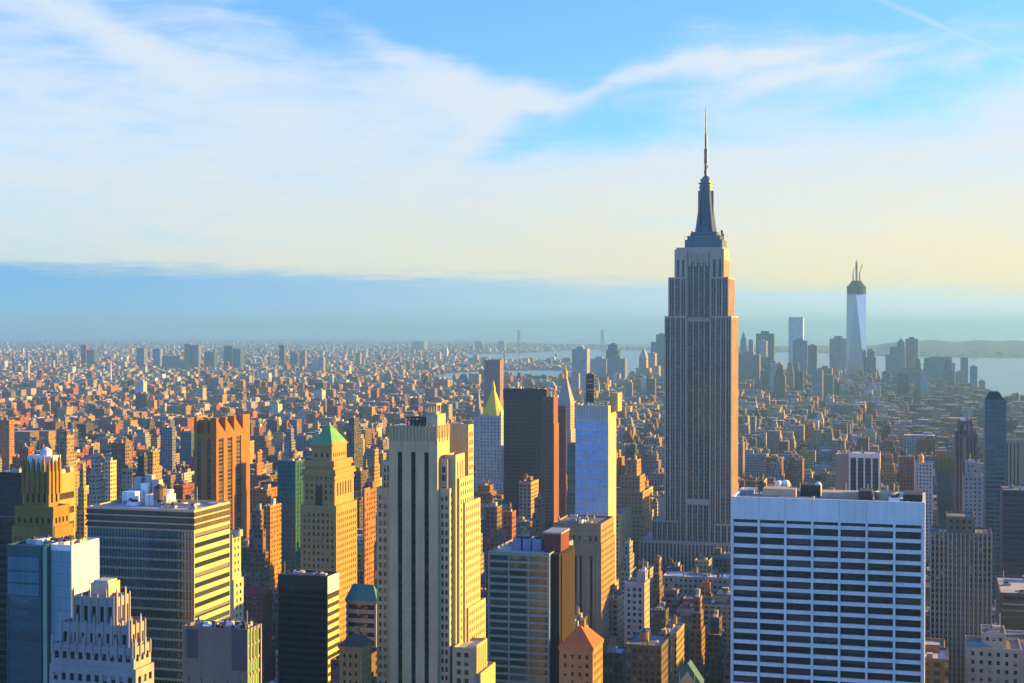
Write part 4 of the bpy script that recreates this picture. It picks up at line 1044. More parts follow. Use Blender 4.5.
tower('teal_sliver_tower', 'sliver of a teal glass tower hidden beside the bright blue tower', 'apartment tower', 'teal sliver', 1150, [(567.5, 576.5, 578.5, 443, 0)], wallmat('teal_cladding', (.03, .15, .17), rough=.4), glassmat('teal_dim', (.01, .08, .10), pb=.2, blind=(.05, .16, .18)), R(3.4, .6, 1), R(3.4, .5))
def clock_tower():
    D = 2050.0
    MW = wallmat('white_marble', (.30, .28, .25), var=.08)
    def ex(T):
        x0, x1, y0, y1, z = T.P[0]; mx, my = (x0 + x1) / 2, (y0 + y1) / 2; w, d = (x1 - x0) / 2, (y1 - y0) / 2
        p = MB(); za = zat(566, 379, D)
        p.frustum((x0 + .3, x1 - .3, y0 + .3, y1 - .3), z, (mx - w * .22, mx + w * .22, my - d * .22, my + d * .22), za); pr = T.part('pyramid_roof', p, MW)
        g = MB(); g.lathe(mx, my, [(w * .30, za), (w * .30, za + 7), (w * .26, za + 10), (w * .1, za + 13), (.3, za + 20)], 12); T.part('gilded_cupola', g, wallmat('gold_leaf', (.8, .45, .04), rough=.45), pr)
        c = MB(); zc = z - 42; n = 20
        for sd, fx in (('N', 0), ('W', 1)):
            loop = []
            for k in (0, 1):
                for i in range(n):
                    a = 2 * math.pi * i / n; r = 4.2
                    loop.append((mx + r * math.cos(a), y0 - .05 - .3 * k, zc + r * math.sin(a)) if sd == 'N' else (x1 + .05 + .3 * k, my + r * math.cos(a), zc + r * math.sin(a)))
            c.ring([loop[:n], loop[n:]])
        T.part('clock_face', c, ROOFL)
    sw = dict(t='grid', bay=4.5, wf=.35, floor=4.2, hf=.45, head=6, margin=1.5)
    tower('clock_tower', 'slim white marble tower with a gilded cupola, half hidden behind the maroon slab', 'clock tower', 'gilded cupola tower', D, [(557, 570.5, 574.5, 402, 0), (556, 571, 575.5, 430, -3)], MW, DGLASS, sw, sw, extra=ex)
clock_tower()
tower('black_rear_tower', 'thin black tower poking up behind the bright blue tower', 'apartment tower', 'thin black tower', 1500, [(585.8, 594, 596, 374, 0)], wallmat('charcoal_cladding', (.04, .05, .055), rough=.4), DGLASS, R(3.4, .5, 1), R(3.4, .5), clut=dict(n=2, seed=3))
tower('mauve_tower', 'lone mauve brick apartment tower standing before the river', 'apartment tower', 'mauve river tower', 3200, [(484, 500, 503.5, 360, 0)], wallmat('mauve_brick', (.24, .15, .15), var=.1), DGLASS, G(5, .4, 4, .45), G(5, .4, 4, .45))
def sliver_spire(T):
    x0, x1, y0, y1, z = T.P[0]; m = MB(); m.frustum((x0, x1, y0, y1), z, ((x0 + x1) / 2 - .5, (x0 + x1) / 2 + .5, (y0 + y1) / 2 - .5, (y0 + y1) / 2 + .5), z + 48); T.part('steep_roof', m, wallmat('pale_slate', (.20, .19, .18)))
tower('steep_roofed_tower', 'slim tower with a pale needle roof beside the gold pyramid tower', 'office tower', 'pale needle roof', 2300, [(473.5, 479.5, 483, 418, 0)], NL, DGLASS, G(4.5, .4, 4, .5), G(4.5, .4, 4, .5), extra=sliver_spire)
tower('stepped_brick_building', 'stepped brown brick building, its ledges lit orange, short of the spired skyscraper', 'loft building', 'stepped brick building', 1330,
      [(626, 637, 641, 460, 10), (620, 640, 645, 476, 5), (616, 643, 650, 492, 2), (612, 645, 654, 515, 0)], wallmat('warm_brown_brick', (.33, .20, .11), var=.2), DGLASS, G(3.4, .4, 3.8, .5), G(3.4, .4, 3.8, .5), clut=dict(n=3, seed=9, tank=1))
tower('ochre_sided_block', 'ochre-sided block between the bright blue tower and the stepped brick building', 'loft building', 'ochre-sided block', 1250, [(613, 621, 631.5, 514, 0)], wallmat('ochre_render', (.42, .31, .15)), DGLASS, G(3.4, .4, 3.8, .5), G(3.4, .45, 3.8, .5), clut=dict(n=3, seed=10))
tower('cream_block', 'cream apartment block peeping out behind the banded glass block', 'apartment block', 'cream block', 640, [(226, 232, 240.5, 535, 0), (226, 234, 243, 580, 0)], wallmat('cream_brick', (.48, .40, .26)), DGLASS, None, G(3.2, .45, 3.3, .5), clut=dict(n=3, seed=12))
tower('stone_loft_tower', 'narrow grey stone building with a taller sunlit lift tower, below the stepped brick building', 'loft building', 'narrow grey loft', 880, [(637, 645.5, 648, 572, 8), (624.5, 644.8, 648.2, 583, 0)], wallmat('grey_stone', (.34, .31, .27), var=.2), DGLASS, G(3.2, .5, 3.8, .6, head=3), G(3, .4, 3.8, .5), clut=dict(n=3, seed=13, tank=0))
tower('white_roofed_hall', 'long low building with a bright white roof at the foot of the spired skyscraper', 'hall', 'white-roofed hall', 1150, [(663, 729, 733, 578.5, 0)], wallmat('buff_brick', (.30, .26, .22)), DGLASS, G(4, .5, 4.4, .5), G(4, .5, 4.4, .5), roofm=wallmat('white_membrane', (.68, .70, .72), var=.08), clut=dict(n=9, seed=14, tank=2))
# gabled teal-roofed building, bottom middle
def gabled():
    D = 720.0
    x0, x1, y0, y1 = plan(674, 701, 704, D); T = Thing('gabled_building', 'steep teal-roofed gabled building with a tan front, at the bottom of the picture', 'building', 'teal gabled building', D, x0, x1, y0, y1)
    z = zaty(688, 684, y0); za = zaty(688, 664, y0); mx = (x0 + x1) / 2
    T.tier(x0, x1, y0, y1, T.c[2], z, G(3, .4, 4, .5), G(3, .4, 4, .5), parapet=.3); T.windows(DGLASS)
    r = MB(); r.ring([[(x0 - .5, y0 + .6, z), (x1 + .5, y0 + .6, z), (x1 + .5, y1, z), (x0 - .5, y1, z)], [(mx - .3, y0 + .6, za), (mx + .3, y0 + .6, za), (mx + .3, y1, za), (mx - .3, y1, za)]]); T.part('steep_roof', r, wallmat('teal_slate', (.035, .12, .17), rough=.6))
    f = MB(); w = (x1 - x0) * .24; f.ring([[(mx - w, y0 - .4, z - 8), (mx + w, y0 - .4, z - 8), (mx + w, y0 + .59, z - 8), (mx - w, y0 + .59, z - 8)], [(mx - w, y0 - .4, z + 1.5), (mx + w, y0 - .4, z + 1.5), (mx + w, y0 + .59, z + 1.5), (mx - w, y0 + .59, z + 1.5)], [(mx - .2, y0 - .4, z + 6), (mx + .2, y0 - .4, z + 6), (mx + .2, y0 + .59, z + 6), (mx - .2, y0 + .59, z + 6)]])
    T.part('gable_front', f, TAN)
    for s_ in (-1, 1):
        p = MB(); xx = mx + s_ * w * 1.15; p.frustum((xx - .6, xx + .6, y0 - .6, y0 + .59), z - 8, (xx - .1, xx + .1, y0 - .1, y0 + .1), z + 6); T.part('pinnacle', p, TAN)
    T.done(wallmat('tan_brick', (.34, .26, .17)), ROOFD, (674, 704, 664))
gabled()
# ---- right-hand side -----------------------------------------------------------
def rib_tower(T):
    x0, x1, y0, y1, z = T.P[1]; q = MB(); n = 15
    for i in range(n):
        x = x0 + .4 + (x1 - x0 - .8) * i / (n - 1); q.box(x - .35, x + .35, y0 - .6, y0 - .005, T.c[2], z - .2, bottom=False)
    T.part('pier', q, wallmat('pale_pier', (.30, .27, .235), var=.1))
    r = random.Random(4); x0, x1, y0, y1, z = T.P[1]
    for i in range(9):
        x = r.uniform(x0 + 1, x1 - 1); roof_unit(T, x, y0 + r.uniform(1.5, 4), z - 1, 1.4, 1.4, r.uniform(1.5, 3), TAN, 'roof_vent')
tower('piered_apartment_tower', 'tan apartment tower with many slim upright piers, beside the white grid tower', 'apartment tower', 'tan piered tower', 800,
      [(947, 975.5, None, 517, 5), (930.5, 993, None, 534, 0)], wallmat('taupe_brick', (.15, .12, .10), var=.15), DGLASS, [G(3, .4, 3.4, .5), dict(t='grid', bay=(993 - 930.5) / 14 * 800 / F, wf=.62, floor=3.3, hf=.6, margin=.4, head=1.6, depth=.5)], None, depth=24, extra=rib_tower)
def corner_stone(T):
    x0, x1, y0, y1, z = T.P[1]; X = lambda p: xat(p, y0)
    q = MB(); q.box(X(968), X(985), y0 + 1, y0 + 8, z - 1, z + 1.4); T.part('copper_roof_edge', q, wallmat('weathered_copper', (.08, .24, .28)))
tower('stone_club_building', 'buff stone building with a set-back top storey in the bottom corner', 'building', 'buff stone building', 720, [(983, 1007, None, 634, 8), (967.5, 1023, None, 650, 0)], wallmat('buff_stone', (.36, .32, .26), var=.15), DGLASS, [G(3.4, .45, 3.8, .5), G(4.2, .4, 4.2, .5)], None, depth=22, extra=corner_stone, clut=dict(n=4, seed=16))
def slim_top(T):
    x0, x1, y0, y1, z = T.P[0]; q = MB(); q.ring([[(x0 + .5, y0 + .5, z - 1), (x1 - 1, y0 + .5, z - 1), (x1 - 1, y1 - 1, z - 1), (x0 + .5, y1 - 1, z - 1)], [(x0 + 4, y0 + 2, z + 6), (x1 - 5, y0 + 2, z + 6), (x1 - 5, y1 - 3, z + 6), (x0 + 4, y1 - 3, z + 6)]]); T.part('angled_crown', q, wallmat('dark_crown', (.025, .05, .06)))
tower('slim_dark_tower', 'slim dark blue glass tower with an angled crown, tallest at that side of the avenue', 'apartment tower', 'slim dark blue tower', 1100, [(985, 1006.5, None, 400, 0)], wallmat('dark_blue_cladding', (.06, .13, .16), rough=.4), glassmat('dark_blue_glass', (.02, .05, .07), pb=.2, blind=(.06, .11, .13), spec=.8), R(3.3, .55, 2), None, depth=22, extra=slim_top)
tower('plum_brick_tower', 'plum brick tower with a stepped top beside the slim dark blue tower', 'office tower', 'plum brick tower', 1250, [(958, 973, None, 421, 4), (955, 978, None, 434, 0)], wallmat('plum_brick', (.16, .10, .11), var=.15), DGLASS, ST(3, .4, head=3), None, depth=25, clut=dict(n=3, seed=17))
tower('pale_setback_tower', 'pale brick tower stepping back at its top, before the plum brick tower', 'office tower', 'pale setback tower', 1180, [(966, 979, None, 463, 4), (963.5, 983.5, None, 476, 0)], wallmat('pale_mauve_brick', (.33, .27, .26), var=.12), DGLASS, G(3, .4, 3.5, .5), None, depth=22, clut=dict(n=4, seed=18))
tower('edge_brown_tower', 'hazy brown tower cut by the edge, behind the slim dark blue tower', 'office tower', 'hazy brown tower', 1400, [(1004.5, 1062, None, 441, 0)], wallmat('dusty_brown_stone', (.30, .22, .17), var=.15), DGLASS, ST(3.4, .35, head=3), None, depth=40, clut=dict(n=6, seed=19))
tower('edge_blue_block', 'dark navy glass block at the edge, in front of the hazy brown tower', 'office block', 'navy edge block', 1010, [(1003, 1075, None, 492, 0)], wallmat('navy_cladding', (.03, .05, .085), rough=.4), glassmat('navy_glass', (.01, .02, .04), pb=.1, blind=(.04, .06, .09), spec=.5), R(3.8, .6, 3), None, depth=40, clut=dict(n=6, seed=20))
tower('edge_low_block', 'lower dark block at the edge with a pale flat roof', 'office block', 'dark edge block', 820, [(1001, 1075, None, 596, 0)], wallmat('dim_blue_panel', (.06, .07, .095), rough=.5), DGLASS, R(3.8, .5, 3), None, depth=60, roofm=ROOFL, clut=dict(n=8, seed=22))
def white_frame(T):
    x0, x1, y0, y1, z = T.P[0]; xs = xat(850, y0); q = MB()
    for i in range(5):
        x = xs + (x1 - xs) * i / 4; q.box(x - .7, x + .7, y0 - .9, y0 - .01, T.c[2], z + .2)
    q.box(xs - .8, x1 + .8, y0 - 1.0, y0 - .02, z - 3, z + 1.2); T.part('white_frame', q, wallmat('white_concrete', (.68, .68, .66), var=.06))
    q = MB(); q.box(xs + .3, x1 - .3, y0 - .5, y0 - .011, T.c[2], z - 3); T.part('dark_glazing', q, glassmat('dark_curtain', (.012, .02, .035), pb=.1, spandrel=(3.8, .3, (.02, .03, .045))))
tower('white_framed_block', 'dark glass block with white upright frames and a brown blank wing', 'office block', 'white-framed dark block', 1350, [(836, 879.5, None, 455, 0)], wallmat('brown_blank_wall', (.27, .21, .18), var=.1), DGLASS, None, None, depth=45, extra=white_frame, roofm=ROOFL, clut=dict(n=6, seed=23))
tower('red_brown_tower', 'plain red-brown tower between the white-framed block and the pale domed block', 'apartment tower', 'red-brown tower', 1420, [(899, 914.5, None, 457, 0)], wallmat('redbrown_brick', (.24, .12, .11), var=.12), DGLASS, G(3.4, .3, 3.5, .4), None, depth=25, clut=dict(n=3, seed=24))
def gold_dome(T):
    x0, x1, y0, y1, z = T.P[0]; X = lambda p: xat(p, y0); q = MB(); xm = X(921.5); q.lathe(xm, y0 + 6, [(2.4, z - 1), (2.4, z + 4), (2.6, z + 4.2), (2.2, z + 6), (1.2, z + 7.6), (.2, z + 8.6)], 14); T.part('gilded_dome', q, wallmat('old_gold', (.75, .38, .05), rough=.5))
tower('pale_domed_block', 'pale grey apartment block with a small orange-gold dome on its roof', 'apartment block', 'pale domed block', 1380, [(915, 933.5, None, 463, 0)], wallmat('whitish_brick', (.42, .42, .42), var=.1), DGLASS, G(3, .45, 3.4, .5), None, depth=25, extra=gold_dome)

# ================================================================== far downtown, bridge, stacks
PAL = {  # name: colour
    'red brick': (.28, .08, .045), 'brown brick': (.20, .11, .07), 'tan brick': (.38, .27, .15), 'cream': (.50, .40, .25), 'ochre': (.44, .27, .08), 'orange brick': (.42, .17, .05),
    'grey stone': (.28, .28, .28), 'pale grey': (.42, .42, .42), 'white': (.60, .59, .56), 'dark brown': (.10, .07, .055), 'charcoal': (.06, .062, .07), 'blue-grey': (.17, .21, .27), 'blue glass': (.08, .15, .22), 'teal glass': (.05, .17, .19), 'mauve': (.22, .15, .16)}
RF = {'grey': (.17, .17, .165), 'black': (.05, .05, .05), 'silver': (.38, .38, .38), 'white': (.62, .62, .60), 'tan': (.30, .26, .20)}
def fbox(x0, x1, y0, y1, z0, z1, col, win=1.0, roof=(.17, .17, .165), bay=3.2): return [x0, x1, y0, y1, z0, z1, *col, win, *roof, bay]
def far_tower(name, label, cat, tiers, D, col, glass=False, depth=40.0, group=None, bay=4.2, cap=None, short=None):
    """small far building: tiers from the top down (px left, px right, py top)"""
    P = []
    for pl, pr, py in tiers:
        x0, x1, y0, y1 = plan(pl, pr, pr, D, depth)
        if P:
            q = P[-1]; x0, x1, y0, y1 = min(x0, q[0] - 1), max(x1, q[1] + 1), min(y0, q[2] - 2), max(y1, q[3] + 2)
        P.append((x0, x1, y0, y1, zat((pl + pr) / 2, py, D)))
    b = P[-1]; g = gz((b[0] + b[1]) / 2, b[2]); c = ((b[0] + b[1]) / 2, (b[2] + b[3]) / 2, g)
    root = tag(empty(name, c), label, cat, group); FOOT.append(b[:4])
    B = [fbox(*p[:4], P[i + 1][4] if i + 1 < len(P) else g, p[4], col, 1.0, (.2, .2, .2), bay) for i, p in enumerate(P)]
    o = boxes_mesh('wall', B, CITYG if glass else CITY, root, c)
    x0, x1, y0, y1, z = P[0]; w, d = x1 - x0, y1 - y0
    if cap is None:
        boxes_mesh('roof_house', [fbox(x0 + w * .25, x1 - w * .3, y0 + d * .3, y1 - d * .3, z, z + max(4, w * .14), tuple(q * .8 for q in col), 0)], CITY, root, c)
    else:
        m = MB(); kind, py, cc = cap; zz = zat((tiers[0][0] + tiers[0][1]) / 2, py, D); mx, my = (x0 + x1) / 2, (y0 + y1) / 2
        if kind == 'pyramid': m.frustum((x0, x1, y0, y1), z, (mx - 1, mx + 1, my - 1, my + 1), zz)
        elif kind == 'dome':
            r = min(w, d) * .48; m.lathe(mx, my, [(r, z), (r * .92, z + (zz - z) * .4), (r * .6, z + (zz - z) * .8), (.5, zz)], 14)
        elif kind == 'box': m.box(x0 + .5, x1 - .5, y0 + .5, y1 - .5, z, zz)
        o = m.build('roof', wallmat('far_' + kind + str(cc), cc), None, c); o.parent = root
    RECT.append((D, tiers[-1][0], tiers[-1][1], tiers[0][2], short)) if short else None
    return root
def twin_crane_tower():
    D = 6300.0; xc, yc = [q * D for q in ray(856)[:2]]; yc += 30; g = gz(xc, yc)
    root = tag(empty('unfinished_skyscraper', (xc, yc, g)), 'tall tapering glass skyscraper with construction rigging on top, above the far downtown', 'skyscraper')
    Z = lambda py: zat(856, py, D); h = 10 * D / F * .98; M_ = glassmat('pale_sky_glass', (.24, .29, .36), pb=.3, blind=(.30, .36, .42), rough=.14, metallic=.6)
    FOOT.append((xc - h - 5, xc + h + 5, yc - h, yc + h))
    v = [(xc + a * h, yc + b * h, g) for a, b in ((-1, -1), (1, -1), (1, 1), (-1, 1))]; zt = Z(294); k = h * .97
    v += [(xc + a * k, yc + b * k, zt) for a, b in ((0, -1), (1, 0), (0, 1), (-1, 0))]
    m = MB(); m.v = [tuple(q) for q in v]; m.f = [(0, 1, 4), (1, 5, 4), (1, 2, 5), (2, 6, 5), (2, 3, 6), (3, 7, 6), (3, 0, 7), (0, 4, 7), (4, 5, 6, 7)]
    o = m.build('shaft', M_, None, (xc, yc, g)); o.parent = root
    r = MB(); r.lathe(xc, yc, [(k * .98, zt + .1), (k * 1.0, zt + 12), (k * 1.0, Z(286)), (k * .8, Z(285)), (k * .55, Z(281.5)), (k * .5, Z(280.5))], 16); o = r.build('rigging_ring', wallmat('rigging_black', (.012, .012, .014)), None, (xc, yc, g)); o.parent = root
    s = MB(); s.bar((xc, yc, Z(282)), (xc, yc, Z(262)), 6); s.bar((xc, yc, Z(262.5)), (xc, yc, Z(259.5)), 2.5)
    o = s.build('spire_mast', DARKM, None, (xc, yc, g)); o.parent = root
    for dx, tx in ((-14, -9), (13, 24)):
        c = MB(); c.bar((xc + dx, yc, Z(283)), (xc + dx, yc, Z(273)), 4); c.bar((xc + dx, yc, Z(273)), (xc + tx, yc + 8, Z(264 if dx > 0 else 267)), 2.4); o = c.build('crane', DARKM, None, (xc, yc, g)); o.parent = root
    RECT.append((D, 846, 866, 262, 'tapering glass skyscraper'))
twin_crane_tower()
FT = far_tower; OT = 'office tower'
GREY, BLU, DBL, MAU, TANC = (.24, .25, .27), (.16, .22, .29), (.05, .08, .12), (.22, .15, .15), (.36, .28, .20)
FT('downtown_tower', 'pale blue-glass tower with a darker top band, beside the tapering glass skyscraper', OT, [(788.5, 803, 318)], 6600, (.62, .62, .60), False, 45, cap=('box', 317.3, (.1, .12, .14)), short='pale banded-top tower')
FT('downtown_tower', 'square dark blue office tower, its flat top the darkest of the far skyline', OT, [(756, 774, 333.5)], 6900, DBL, True, 45, short='square dark blue tower')
FT('downtown_tower', 'narrow pale slab standing in front of the square dark blue tower', OT, [(758.5, 766.5, 341)], 6500, (.34, .36, .38), False, 35)
FT('downtown_tower', 'thin old tower with a green pointed cap beside the spired skyscraper', OT, [(740.5, 745.5, 341), (738.5, 747, 352)], 6900, GREY, False, 35, cap=('pyramid', 331.5, (.10, .20, .17)))
FT('downtown_tower', 'thin flat-topped tower just beside the green pointed cap', OT, [(748.5, 753, 340)], 6800, MAU, False, 30)
FT('downtown_tower', 'grey slab overlapping the foot of the pale banded-top tower', OT, [(793, 807, 340.5)], 6300, (.20, .22, .26), False, 40)
FT('downtown_tower', 'dark narrow slab between the pale banded-top tower and the broad grey block', OT, [(808, 817, 345.5)], 6400, (.10, .14, .18), True, 35)
FT('downtown_tower', 'broad grey block right beside the tapering glass skyscraper', OT, [(829.5, 848, 338.5)], 6500, GREY, False, 45)
FT('downtown_tower', 'round-shouldered dark tower on the water side of the tapering glass skyscraper', OT, [(867, 874.5, 351), (865.5, 876, 357)], 6250, (.10, .14, .17), True, 40, cap=('dome', 348.5, (.10, .15, .17)))
FT('downtown_tower', 'grey waterfront tower with a low pyramid cap', OT, [(897, 904.5, 342.5), (890, 905, 347), (885.5, 905.2, 355)], 5900, (.27, .24, .22), False, 50, cap=('pyramid', 338.5, (.10, .20, .20)), short='low pyramid-capped tower')
FT('downtown_tower', 'square-topped waterfront tower joined to the low pyramid-capped tower', OT, [(905.5, 918, 338.8)], 5950, (.25, .24, .24), False, 50)
FT('downtown_tower', 'waterfront tower with a shallow domed corner, last broad one before open water', OT, [(930, 952, 358), (923.5, 955, 363)], 5700, (.23, .23, .24), False, 55, cap=('box', 356.8, (.14, .18, .19)), short='domed waterfront tower')
FT('downtown_tower', 'lower grey shoulder block attached beside the domed waterfront tower', OT, [(955.5, 965, 372)], 5650, (.23, .22, .23), False, 40)
FT('waterfront_tower', 'thin blue-grey apartment tower alone near the water', 'apartment tower', [(970, 977.5, 366.5)], 5300, BLU, False, 25)
FT('waterfront_tower', 'small orange-lit brick tower at the very edge of the water', 'apartment tower', [(979, 985.5, 381)], 5100, (.42, .26, .15), False, 30)
FT('downtown_tower', 'wide mauve slab next to the spired skyscraper, one edge lit', OT, [(738.5, 759.5, 354.5)], 5600, (.19, .14, .16), False, 40, short='wide mauve slab')
FT('downtown_tower', 'wide dark stepped block in front of the square dark blue tower', OT, [(764, 780, 363.5), (760.5, 786, 371)], 5500, (.11, .10, .12), False, 45)
FT('downtown_tower', 'reddish stepped mass below the broad grey block', OT, [(818, 832, 368), (810, 838, 378)], 5400, (.24, .15, .14), False, 45)
FT('downtown_tower', 'teal-grey slab at the foot of the tapering glass skyscraper', OT, [(846, 860, 375)], 5600, (.12, .19, .23), True, 40)
FT('downtown_tower', 'dark green-grey slab with a lit neighbour, below the low pyramid-capped tower', OT, [(882, 890, 372)], 5300, (.10, .14, .15), True, 35)
FT('downtown_tower', 'low mauve block spanning the gap under the square-topped waterfront tower', OT, [(898, 921, 371)], 5350, (.19, .15, .17), False, 40)
# between the bright blue tower and the spired skyscraper
FT('downtown_tower', 'tall pale blue slab with a warm edge, behind the gilded cupola tower', OT, [(571.8, 587, 349)], 5200, (.30, .33, .38), False, 45, short='tall pale blue slab')
FT('downtown_tower', 'dark blunt tower rising between two pale slabs, short of the bridge', OT, [(608, 617, 344.5), (606, 619, 350)], 6800, (.07, .10, .13), True, 45)
FT('downtown_tower', 'pale grey slab beside the tall pale blue slab', OT, [(590.5, 606.5, 359)], 6400, (.30, .32, .35), False, 45)
FT('downtown_tower', 'broad blue-grey block under the dark blunt tower', OT, [(607, 625, 358.5)], 6000, BLU, False, 45)
FT('downtown_tower', 'slender stepped tower with a sharp gold-lit peak, next to the spired skyscraper', OT, [(639, 646.5, 358), (636, 650, 368)], 6200, (.44, .34, .22), False, 40, cap=('pyramid', 347, (.40, .33, .22)), short='gold-lit peaked tower')
FT('downtown_tower', 'stepped grey tower squeezed beside the gold-lit peaked tower', OT, [(648, 655, 353), (645.5, 659, 366)], 6300, (.28, .27, .27), False, 45)
FT('downtown_tower', 'big stepped blue block touching the spired skyscraper', OT, [(656, 666, 334.5), (651, 668, 342)], 6900, (.11, .15, .20), True, 55)
FT('downtown_tower', 'small white slab low down before the gold-lit peaked tower', OT, [(641, 646.5, 378)], 5400, (.55, .55, .55), False, 25)
# suspension bridge on the horizon
def bridge():
    D = 16500.0
    a, b = [Vector((ray(p)[0] * D, ray(p)[1] * D, 0)) for p in (519, 602.5)]; base = drop(a.x, a.y); deck = base + 70; top = zat(519, 330.5, D)
    c = (a + b) / 2; c.z = base; root = tag(empty('suspension_bridge', c), 'long suspension bridge with two slender grey towers on the horizon', 'bridge'); M_ = wallmat('bridge_steel', (.12, .15, .19)); d = (b - a).normalized(); n = Vector((-d.y, d.x, 0))
    FOOT.append((0, 0, 0, 0))
    def P_(name, m):
        o = m.build(name, M_, None, c); o.parent = root
    for t in (a, b):
        m = MB()
        for s in (-1, 1): m.bar(t + d * s * 13 + Vector((0, 0, base)), t + d * s * 10 + Vector((0, 0, top)), 9)
        for z in (deck - 6, (deck + top) / 2 + 20, top - 8): m.bar(t - d * 13 + Vector((0, 0, z)), t + d * 13 + Vector((0, 0, z)), 10)
        P_('bridge_tower', m)
    m = MB(); m.bar(a - d * 900 + Vector((0, 0, deck)), b + d * 900 + Vector((0, 0, deck)), 3.5); P_('deck', m)
    for s in (-1, 1):
        m = MB(); L = (b - a).length; o = n * 14 * s; pts = []
        for i in range(25):
            t = i / 24; pts.append(a + d * L * t + o + Vector((0, 0, deck + 12 + (top - deck - 12) * (2 * t - 1) ** 2)))
        for p, q in zip(pts[:-1], pts[1:]): m.bar(p, q, 1.0)
        m.bar(a - d * 900 + o + Vector((0, 0, deck)), pts[0], 1); m.bar(pts[-1], b + d * 900 + o + Vector((0, 0, deck)), 1); P_('main_cable', m)
        h = MB()
        for p in pts[1:-1]: h.bar(p, Vector((p.x, p.y, deck)), .6)
        P_('hanger', h)
bridge()
for px, py, lab in ((24.7, 361, 'pale far-river chimney of a pair, the farther one from the single white stack'), (28.3, 362, 'pale far-river chimney of a pair, the one nearer the single white stack'), (110.5, 361.5, 'single very tall white chimney stack among the far housing towers')):
    D = 6400.0; x, y = ray(px)[0] * D, ray(px)[1] * D; g = gz(x, y); c = MB(); zt = zat(px, py, D)
    c.lathe(x, y, [(5, g), (3.4, zt)], 12); o = c.build('chimney_stack', wallmat('chimney_concrete', (.58, .55, .50)), None, (x, y, g)); o.location = (x, y, g); tag(o, lab, 'chimney', 'chimney stacks by the river')
    k = MB(); k.lathe(x, y, [(3.5, zt - 22), (3.55, zt - 8)], 12); q = k.build('dark_band', DARKM, None, (x, y, g)); q.parent = o
for i, px in enumerate((516, 523, 530.5, 537.5)):
    D = 8900.0; x, y = ray(px)[0] * D, ray(px)[1] * D; g = gz(x, y); root = tag(empty('harbour_crane', (x, y, g)), 'red quayside gantry crane across the harbour', 'crane', 'red harbour cranes')
    M_ = wallmat('crane_red', (.50, .07, .06)); m = MB(); zt = zat(px, 363, D)
    for sx in (-9, 9):
        for sy in (-8, 8): m.bar((x + sx, y + sy, g), (x + sx, y + sy, zt - 18), 3)
    m.bar((x - 9, y, zt - 30), (x + 9, y, zt - 30), 3); o = m.build('gantry', M_, None, (x, y, g)); o.parent = root
    m = MB(); m.bar((x - 24, y, zt - 18), (x + 30, y, zt - 17), 3.5); m.bar((x, y, zt - 18), (x, y, zt), 3); m.bar((x, y, zt), (x + 28, y, zt - 17), 1.8); o = m.build('boom', M_, None, (x, y, g)); o.parent = root

# ================================================================== the rest of the city
CITYB = []     # buildings: dicts
def near_rects(x0, x1, y0, y1, m=2.0):
    for a, b, c, d in FOOT:
        if x0 < b + m and x1 > a - m and y0 < d + m and y1 > c - m: return True
    return False
def forced(pl, pr, ps, py, D, colname, roof='grey', kind='apartment_tower', depth=None, tank=False, step=False):
    x0, x1, y0, y1 = plan(pl, pr, ps if ps else pr, D, depth if depth else (None if ps else 22))
    CITYB.append(dict(x0=x0, x1=x1, y0=y0, y1=y1, h=zat(pr, py, D) - gz(x0, y0), col=colname, roof=roof, kind=kind, tank=tank, step=step, force=True, bay=rnd.uniform(2.8, 4.2)))
    FOOT.append((x0, x1, y0, y1))
for t in [(53, 66, 79, 437, 1500, 'tan brick'), (86, 97, 104.5, 456, 1350, 'cream'), (104.5, 110, 116, 462, 1290, 'cream'), (111, 125, 132.5, 444, 1600, 'brown brick'), (133, 145, 151, 457, 1400, 'charcoal'), (141, 152, 164, 453, 1480, 'ochre'),
          (160, 172, 175.5, 428, 2000, 'blue-grey'), (180, 191, 194, 432, 2150, 'blue glass'), (-4, 9, 14, 421, 2200, 'orange brick'), (19, 28, 33, 448, 1750, 'red brick'), (34, 44, 50, 452, 1600, 'grey stone'), (76, 84, 88, 470, 1250, 'ochre'), (117, 130, 136, 470, 1180, 'tan brick'),
          (252.5, 256, 264.5, 453, 1700, 'orange brick'), (263, 270, 281, 507, 1120, 'orange brick'), (246, 262, 268, 512, 1080, 'brown brick'), (282, 292, 297, 430, 1900, 'grey stone'), (363, 364.5, 375.5, 490, 1080, 'orange brick'), (369, 374, 381, 451, 1500, 'ochre'),
          (344, 354, 363, 419, 2100, 'charcoal'), (503, 512, 516, 513, 1120, 'red brick'), (486, 497, 502, 508, 1180, 'brown brick'), (519, 531, 538.5, 483, 1450, 'tan brick'), (470, 480, 484, 520, 1150, 'grey stone'), (530, 541, 547, 500, 1250, 'brown brick'),
          (621, 630, 636, 545, 1150, 'grey stone'), (652, 660, 664, 562, 1080, 'brown brick'), (690, 702, 706, 600, 940, 'brown brick'), (650, 666, 670, 612, 930, 'charcoal'), (606, 618, 624, 600, 960, 'tan brick'), (705, 722, 727, 622, 880, 'dark brown'), (632, 648, 653, 640, 820, 'grey stone'), (603, 622, 628, 655, 780, 'charcoal'), (655, 668, 672, 640, 800, 'dark brown')]:
    forced(*t, roof=rnd.choice(['grey', 'silver', 'black', 'tan']), kind='apartment_tower' if t[3] < 480 else 'loft_building', tank=rnd.random() < .5, step=rnd.random() < .4)
